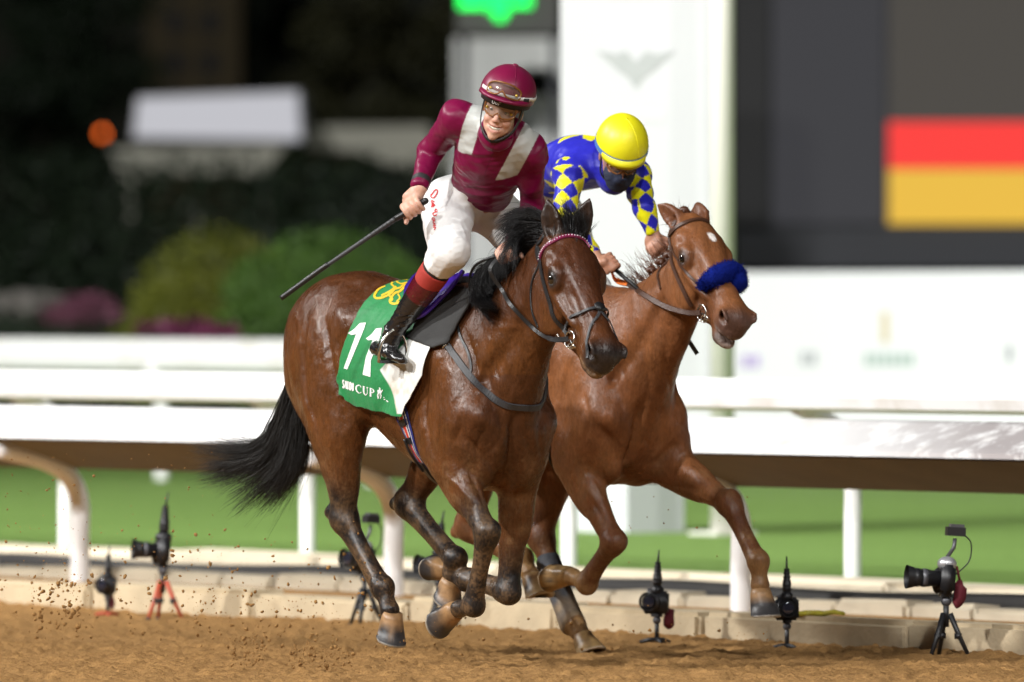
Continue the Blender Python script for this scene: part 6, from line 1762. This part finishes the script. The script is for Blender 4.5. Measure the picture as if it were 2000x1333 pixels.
child(wl, 'wall_base', facing(604, 900, 345, 860, 132.5, 0, .8), M['dark_glass'])
lp = tag(empty('street_lamp', loc=(-8, 150, 0)), 'small lit orange lamp at far left in the dark', 'lamp')
s_ = FPX / 190; q = A([(200 - 1000) / s_, 150, 1.55 + (593 - 262) / s_])
child(lp, 'lamp_globe', sphere(q, (.06, .06, .08), 14, 10), emit('orange_lamp', (1.0, .16, .02), 5.0), True)
child(lp, 'pole', (lambda V, F: (V, F))(*tube_mesh([q + A([0, 0, -.13]), A([q[0], q[1], 0])], .04, 8)), M['screen_frame'], True)

# ------------------------------------------------------------------ shrubs, hedge, trees, flowers
def leaf_cloud(name, centres, n, size, mat, parent, seed):
    """leaf-sized faces spread through a crown made of several lobes"""
    rg = np.random.default_rng(seed); cs = A([c for c, r, w in centres]); rs = A([r for c, r, w in centres]); ws = A([w for c, r, w in centres], float); ws /= ws.sum()
    k = rg.choice(len(cs), n, p=ws)
    d = rg.normal(size=(n, 3)); d /= np.linalg.norm(d, axis=1, keepdims=True)
    p = cs[k] + d * rs[k] * (rg.random(n) ** .28)[:, None]
    u = rg.normal(size=(n, 3)); u /= np.linalg.norm(u, axis=1, keepdims=True); v = np.cross(u, d + rg.normal(size=(n, 3)) * .8); v /= np.linalg.norm(v, axis=1, keepdims=True) + 1e-9
    sz = size * rg.uniform(.6, 1.4, n)[:, None]
    V = np.stack([p - u * sz, p + v * sz * .55, p + u * sz, p - v * sz * .55], 1).reshape(-1, 3)
    F = np.arange(4 * n).reshape(-1, 4)
    o = obj(name, make_mesh(name, V, F, False), mat, parent)
    if parent is not None: o.matrix_parent_inverse = Matrix.Translation(-Vector(parent.location))
    return o
def leafmat(name, c0, c1):
    m, n, l, b = new_mat(name); setp(b, Roughness=.6)
    g = n.new('ShaderNodeNewGeometry'); l.new(ramp(n, l, g.outputs['Random Per Island'], [(0, c0), (1, c1)]), b.inputs['Base Color']); return m
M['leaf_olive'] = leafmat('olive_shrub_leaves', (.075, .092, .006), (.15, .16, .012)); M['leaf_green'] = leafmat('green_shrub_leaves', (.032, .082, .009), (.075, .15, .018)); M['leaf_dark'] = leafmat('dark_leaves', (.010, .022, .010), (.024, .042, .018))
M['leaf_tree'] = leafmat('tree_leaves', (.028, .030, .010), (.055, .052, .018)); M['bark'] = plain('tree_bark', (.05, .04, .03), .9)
M['petal_pink'] = leafmat('pink_petals', (.10, .025, .05), (.20, .07, .11)); M['petal_magenta'] = leafmat('magenta_petals', (.09, .010, .04), (.15, .02, .07)); M['petal_white'] = leafmat('white_petals', (.15, .14, .13), (.24, .22, .20))
def shrub(px, ytop, halfw, z, mat, label, n, seed):
    s_ = FPX / z; x = (px - 1000) / s_; h = 1.55 + (593 - ytop) / s_; w = halfw / s_
    e = tag(empty('shrub', loc=(x, z - 40, .12)), label, 'shrub', 'clipped round shrubs behind the rails')
    cs = [(A([x, z - 40, h * .56]), A([w, w, h * .44]), 4)]
    rg = np.random.default_rng(seed)
    for _ in range(12):
        a = rg.uniform(0, 6.28); f = rg.uniform(.3, .8)
        cs.append((A([x + w * f * math.cos(a), z - 40 + w * f * math.sin(a), h * rg.uniform(.4, .8)]), A([w, w, h * .4]) * rg.uniform(.25, .45), .5))
    leaf_cloud('crown', cs, int(n * 1.5), .026, mat, e, seed)
    V, F = tube_mesh([(x, z - 40, 0), (x + .03, z - 40, h * .3), (x, z - 40, h * .6)], [.07, .05, .03], 8); child(e, 'trunk', (V, F), M['bark'], True)
shrub(425, 434, 190, 86, M['leaf_olive'], 'olive green clipped shrub, left of the two, behind the rails', 13000, 1)
shrub(645, 440, 235, 84, M['leaf_green'], 'broad dark green clipped shrub behind the bay horse', 17000, 2)
shrub(318, 545, 75, 85, M['leaf_olive'], 'small low olive shrub beside the flower bed', 4000, 3)
def flowers(px0, px1, y0, y1, z, mat, label, n, seed):
    s_ = FPX / z; rg = np.random.default_rng(seed)
    e = tag(empty('flower_bed', loc=((px0 + px1 - 2000) / 2 / s_, z - 40, .12)), label, 'flowers')
    cs = []
    for _ in range(16):
        x = (rg.uniform(px0, px1) - 1000) / s_; cs.append((A([x, z - 40 + rg.uniform(-.3, .3), 1.55 + (593 - rg.uniform(y0, y1)) / s_]), A([.16, .16, .10]), 1))
    leaf_cloud('blossom', cs, n, .03, mat, e, seed)
    cs = [(c - A([0, 0, .35]), A([.22, .22, .40]), 1) for c, r, w in cs]; leaf_cloud('foliage', cs, n, .035, M['leaf_dark'], e, seed + 1)
flowers(-40, 110, 585, 612, 88, M['petal_white'], 'pale blossoms at the left edge behind the rails', 1500, 11)
flowers(100, 215, 592, 622, 87, M['petal_pink'], 'pink blossoms behind the rails at left', 1500, 13)
flowers(285, 450, 642, 672, 82, M['petal_magenta'], 'magenta blossoms at the foot of the olive shrub', 2200, 15)
hz = 104; s_ = FPX / hz
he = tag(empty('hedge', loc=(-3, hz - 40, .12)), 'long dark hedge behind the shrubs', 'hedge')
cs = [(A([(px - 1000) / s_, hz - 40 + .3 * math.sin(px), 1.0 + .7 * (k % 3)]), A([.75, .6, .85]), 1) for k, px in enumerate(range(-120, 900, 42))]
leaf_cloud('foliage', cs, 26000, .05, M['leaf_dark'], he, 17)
def tree(px, z, h, w, label, seed, n=9000, mat='leaf_tree'):
    s_ = FPX / z; x = (px - 1000) / s_; y = z - 40; rg = np.random.default_rng(seed)
    e = tag(empty('tree', loc=(x, y, .1)), label, 'tree', 'dark trees behind the hedge')
    cs = []
    for _ in range(14):
        a, f = rg.uniform(0, 6.28), rg.uniform(0, .75); c = A([x + w * f * math.cos(a), y + w * f * math.sin(a), h * rg.uniform(.45, .95)])
        cs.append((c, A([w, w, h * .18]) * rg.uniform(.3, .55), 1))
        if rg.random() < .5:
            V, F = tube_mesh([(x, y, h * .35), lerp((x, y, h * .4), c, .5) + A([0, 0, .2]), c], [.09, .05, .02], 6); child(e, 'limb', (V, F), M['bark'], True)
    leaf_cloud('crown', cs, n, .09, M[mat], e, seed)
    V, F = tube_mesh([(x, y, 0), (x + .1, y, h * .25), (x, y, h * .5)], [.22, .16, .10], 10); child(e, 'trunk', (V, F), M['bark'], True)
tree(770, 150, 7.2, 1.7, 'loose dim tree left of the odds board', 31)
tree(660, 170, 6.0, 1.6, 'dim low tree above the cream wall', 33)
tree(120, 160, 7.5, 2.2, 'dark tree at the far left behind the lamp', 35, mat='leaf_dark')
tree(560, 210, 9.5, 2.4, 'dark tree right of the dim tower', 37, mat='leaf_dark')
# ------------------------------------------------------------------ remote cameras along the kerb
M['cam_black'] = plain('camera_black', (.014, .014, .016), .42, var=.2, bmp=.15, bscale=200)
M['cam_grey'] = plain('camera_grey', (.09, .09, .10), .4, .3)
M['cam_silver'] = plain('silver_prism_cover', (.5, .5, .52), .35, .6)
M['red_cloth'] = plain('dark_red_cloth', (.12, .008, .018), .8, var=.3, bmp=.4, bscale=60)
M['orange_leg'] = plain('orange_tripod_leg', (.42, .07, .03), .5)
M['glass'] = plain('front_lens_glass', (.02, .02, .03), .05, coat=1)
M['yellow_glove'] = plain('yellow_and_black_glove', (.35, .30, .02), .7, var=.6, scale=30)
def cyl(a, b, r, n=16, caps=True): return tube_mesh([a, b], r, n)
def remote_camera(px, yfoot, H, label, legs='tripod', legm='cam_black', red=None, trans='arm', view=0.0, lens=.15, silver=False):
    """a camera on a small tripod looking up the track; H: overall height in metres, view: turn about the vertical"""
    z = 28520.0 / (yfoot - HORIZON); x = (px - 1000) / FPX * z; y = z - 40
    e = tag(empty('remote_camera', loc=(x, y, 0)), label, 'camera', 'remote cameras standing along the kerb')
    k = H / .575
    a = math.pi + .25 + view; f = A([math.cos(a), math.sin(a) * .9, .06]); f = unit(f); u = A([0, 0, 1.0]); s = unit(np.cross(f, u)); u = np.cross(s, f)
    R = A([f, s, u]); B = A([x, y, 0.0])
    def put(name, vf, mat, smooth=False, on=None):
        if on is None: return child(e, name, vf, M[mat], smooth)
        return obj(name, make_mesh(name, A(vf[0]), vf[1], smooth), M[mat], on)
    zh = .20 * k if legs == 'tripod' else .085 * k
    top = B + A([0, 0, zh])
    for i in range(3):
        an = a + .6 + i * 2.094
        if legs == 'tripod':
            foot = B + A([math.cos(an), math.sin(an), 0]) * .105 * k + A([0, 0, .006])
            tl = put('tripod_leg', tube_mesh([top + A([math.cos(an), math.sin(an), 0]) * .018 * k, lerp(top, foot, .5) + A([math.cos(an), math.sin(an), 0]) * .006, foot], [.014 * k, .012 * k, .009 * k], 10), legm, True)
            put('leg_clamp', cyl(lerp(top, foot, .52) + A([0, 0, .012]) , lerp(top, foot, .52) - A([0, 0, .012]), .017 * k), 'cam_black', True, tl)
            put('foot', sphere(foot, .013 * k, 10, 8), 'cam_black', True, tl)
        else:
            foot = B + A([math.cos(an), math.sin(an), 0]) * .10 * k + A([0, 0, .012])
            put('tripod_leg', tube_mesh([B + A([0, 0, .030 * k]), lerp(B, foot, .5) + A([0, 0, .02 * k]), foot], [.015 * k, .013 * k, .010 * k], 10), legm, True)
    put('centre_column', cyl(top - A([0, 0, .06 * k]), top + A([0, 0, .05 * k]), .013 * k), 'cam_black', True)
    put('ball_head', sphere(top + A([0, 0, .055 * k]), .024 * k, 14, 10), 'cam_grey', True)
    put('clamp', box(top + A([0, 0, .082 * k]), A([.06, .05, .016]) * k, R), 'cam_black')
    c = top + A([0, 0, .155 * k])
    bm = bmesh.new(); bmesh.ops.create_cube(bm, size=1.0)
    for v in bm.verts: v.co = Vector((v.co.x * .062 * k, v.co.y * .135 * k, v.co.z * .130 * k))
    bmesh.ops.bevel(bm, geom=bm.edges[:], offset=.014 * k, segments=3, affect='EDGES')
    V = A([A(v.co) @ R + c for v in bm.verts]); F = [tuple(v.index for v in q.verts) for q in bm.faces]; bm.free()
    cb = put('camera_body', (V, F), 'cam_black', True)
    put('grip', sphere(c + s * .052 * k + f * .028 * k - u * .01 * k, A([.026, .022, .058]) * k, 12, 10, R), 'cam_black', True, cb)
    put('prism_hump', sphere(c + u * .068 * k, A([.045, .038, .034]) * k, 16, 10, R), 'cam_silver' if silver else 'cam_black', True, cb)
    put('dial', cyl(c + u * .066 * k + s * .045 * k, c + u * .078 * k + s * .045 * k, .016 * k), 'cam_grey', True, cb)
    L = lens * k
    lb = put('lens_barrel', tube_mesh([c + f * .028 * k, c + f * (.028 * k + L * .30), c + f * (.028 * k + L * .31), c + f * (.028 * k + L * .62), c + f * (.028 * k + L * .63), c + f * (.028 * k + L * .82)], [.036 * k, .036 * k, .039 * k, .039 * k, .042 * k, .043 * k], 24), 'cam_black', True)
    put('focus_ring', tube_mesh([c + f * (.028 * k + L * .40), c + f * (.028 * k + L * .54)], .042 * k, 24), 'cam_grey', True, lb)
    V, F = tube_mesh([c + f * (.028 * k + L * .80), c + f * (.028 * k + L)], [.046 * k, .054 * k], 24); put('lens_hood', (V, F[:-2]), 'cam_black', True, lb)
    put('front_glass', sphere(c + f * (.028 * k + L * .80), A([.004, .038, .038]) * k, 16, 8, R), 'glass', True, lb)
    t0 = c + u * .10 * k
    if trans == 'arm':
        t1 = t0 + u * .085 * k - f * .03 * k
        put('cold_shoe_arm', tube_mesh([t0, lerp(t0, t1, .5) - f * .012 * k, t1], .009 * k, 10), 'cam_grey', True)
        put('transmitter', box(t1 + u * .03 * k, A([.085, .05, .04]) * k, R), 'cam_black'); put('transmitter_lid', box(t1 + u * .056 * k - f * .004, A([.062, .045, .014]) * k, R), 'cam_grey')
        put('cable', tube_mesh([t1 + u * .02 * k - f * .04 * k, t1 - f * .075 * k - u * .02 * k, t1 - f * .07 * k - u * .10 * k, c - f * .04 * k + u * .02 * k], .0035 * k, 6, step=.01), 'cam_black', True)
    else:
        put('transmitter', tube_mesh([t0 - u * .01 * k, t0 + u * .05 * k, t0 + u * .055 * k, t0 + u * .13 * k], [.024 * k, .026 * k, .022 * k, .014 * k], 10), 'cam_black', True)
        put('aerial', tube_mesh([t0 + u * .12 * k, t0 + u * .20 * k - f * .01], [.008 * k, .004 * k], 8), 'cam_black', True)
        for q in np.linspace(.01, .12, 6): put('aerial_rib', cyl(t0 + u * q * k, t0 + u * (q + .010) * k, .030 * k - q * .10 * k, 10), 'cam_black', True)
    if red:
        p = c - f * .065 * k + s * red[0] * k + u * red[1] * k
        V, F = sphere(p, A([.030, .034, .062]) * k, 14, 12, R); V = V + (vnoise(V, 40, 3) - .5)[:, None] * .02
        put('dangling_cover', (V, F), 'red_cloth', True)
        put('cover_strap', tube_mesh([p + u * .05 * k, c - f * .045 * k + u * .06 * k], .006 * k, 6), 'red_cloth', True)
    return e
remote_camera(1848, 1286, .560, 'camera on a black tripod at far right, long lens and red cover', red=(0, -.06), view=-.05, lens=.155, silver=True)
remote_camera(1537, 1272, .45, 'camera on a low stand right of the chestnut\'s raised hoof', legs='low', trans='aerial', view=1.35, lens=.10)
remote_camera(1283, 1260, .46, 'camera on a low stand between the chestnut\'s legs, red cover hanging', legs='low', trans='aerial', red=(-.05, -.09), view=.95, lens=.11)
remote_camera(858, 1232, .50, 'camera half hidden behind the bay\'s folded forelegs', trans='aerial', view=.3, lens=.11)
remote_camera(712, 1224, .52, 'camera on a dark tripod behind the bay\'s stretched hind leg', trans='arm', view=.5, lens=.11, silver=True)
remote_camera(318, 1212, .55, 'camera on an orange legged tripod at left, lens level', legm='orange_leg', trans='aerial', view=-.05, lens=.13)
remote_camera(210, 1206, .38, 'smallest camera on a red stand near the left post', legs='low', legm='orange_leg', trans='aerial', view=.9, lens=.08, red=(0, -.12))
gv = tag(empty('glove', loc=(0, 0, 0)), 'yellow and black glove lying on the kerb by a camera', 'glove')
z = 28520.0 / (1268 - HORIZON); p = A([(1590 - 1000) / FPX * z, z - 40 + .25, .15]); gv.location = tuple(p)
V, F = sphere(p, (.085, .05, .016), 14, 8); child(gv, 'palm', (V, F), M['yellow_glove'], True)
for i in range(4): child(gv, 'finger', tube_mesh([p + A([.05, -.03 + .02 * i, 0]), p + A([.10, -.04 + .027 * i, .008]), p + A([.145, -.05 + .033 * i, .0])], [.011, .010, .007], 8), M['yellow_glove'], True)
child(gv, 'thumb', tube_mesh([p + A([-.02, -.04, 0]), p + A([.01, -.085, .006])], [.012, .008], 8), M['yellow_glove'], True)

# ------------------------------------------------------------------ sand thrown up by the hooves
rg = np.random.default_rng(77)
def clod(c, r):
    V, F = sphere((0, 0, 0), 1.0, 6, 4)
    V = V * (1 + rg.normal(size=(len(V), 1)) * .28) * A(rg.uniform(.6, 1.3, 3)); q = unit(rg.normal(size=3)); b_ = A(basis(q, rg.normal(size=3)))
    return (V @ b_) * r + A(c), F
parts = []
def spray(px0, px1, y0, y1, n, r0, r1, d0, d1, bias=1.0):
    for _ in range(n):
        px = px0 + (px1 - px0) * rg.random(); py = y0 + (y1 - y0) * rg.random() ** bias
        p = at_depth(px, py, rg.uniform(d0, d1))
        if p[2] < .02: continue
        parts.append(clod(p, r0 + (r1 - r0) * rg.random() ** 5))
spray(0, 760, 1010, 1250, 900, .0010, .009, -.6, 1.5, .6)
spray(0, 420, 880, 1160, 320, .0009, .006, -.6, 1.2)
spray(60, 190, 1120, 1235, 200, .0012, .012, -.4, .6)
spray(380, 620, 1150, 1270, 320, .0012, .009, -.4, .4, .6)
spray(450, 520, 1245, 1300, 160, .0018, .008, -.5, -.2); spray(560, 690, 1265, 1312, 260, .0018, .009, -.6, -.3)
spray(600, 980, 1180, 1290, 160, .0018, .008, -.5, .8, .5)
spray(1180, 1480, 970, 1120, 16, .003, .007, 0, 1.5); spray(1000, 1500, 1180, 1275, 90, .0018, .007, .2, 1.6, .5)
V, F = merge(parts)
o = obj('flying_sand', make_mesh('flying_sand', V, F), M['sand']); tag(o, 'clods of brown sand thrown up by the hooves', 'sand', kind='stuff')
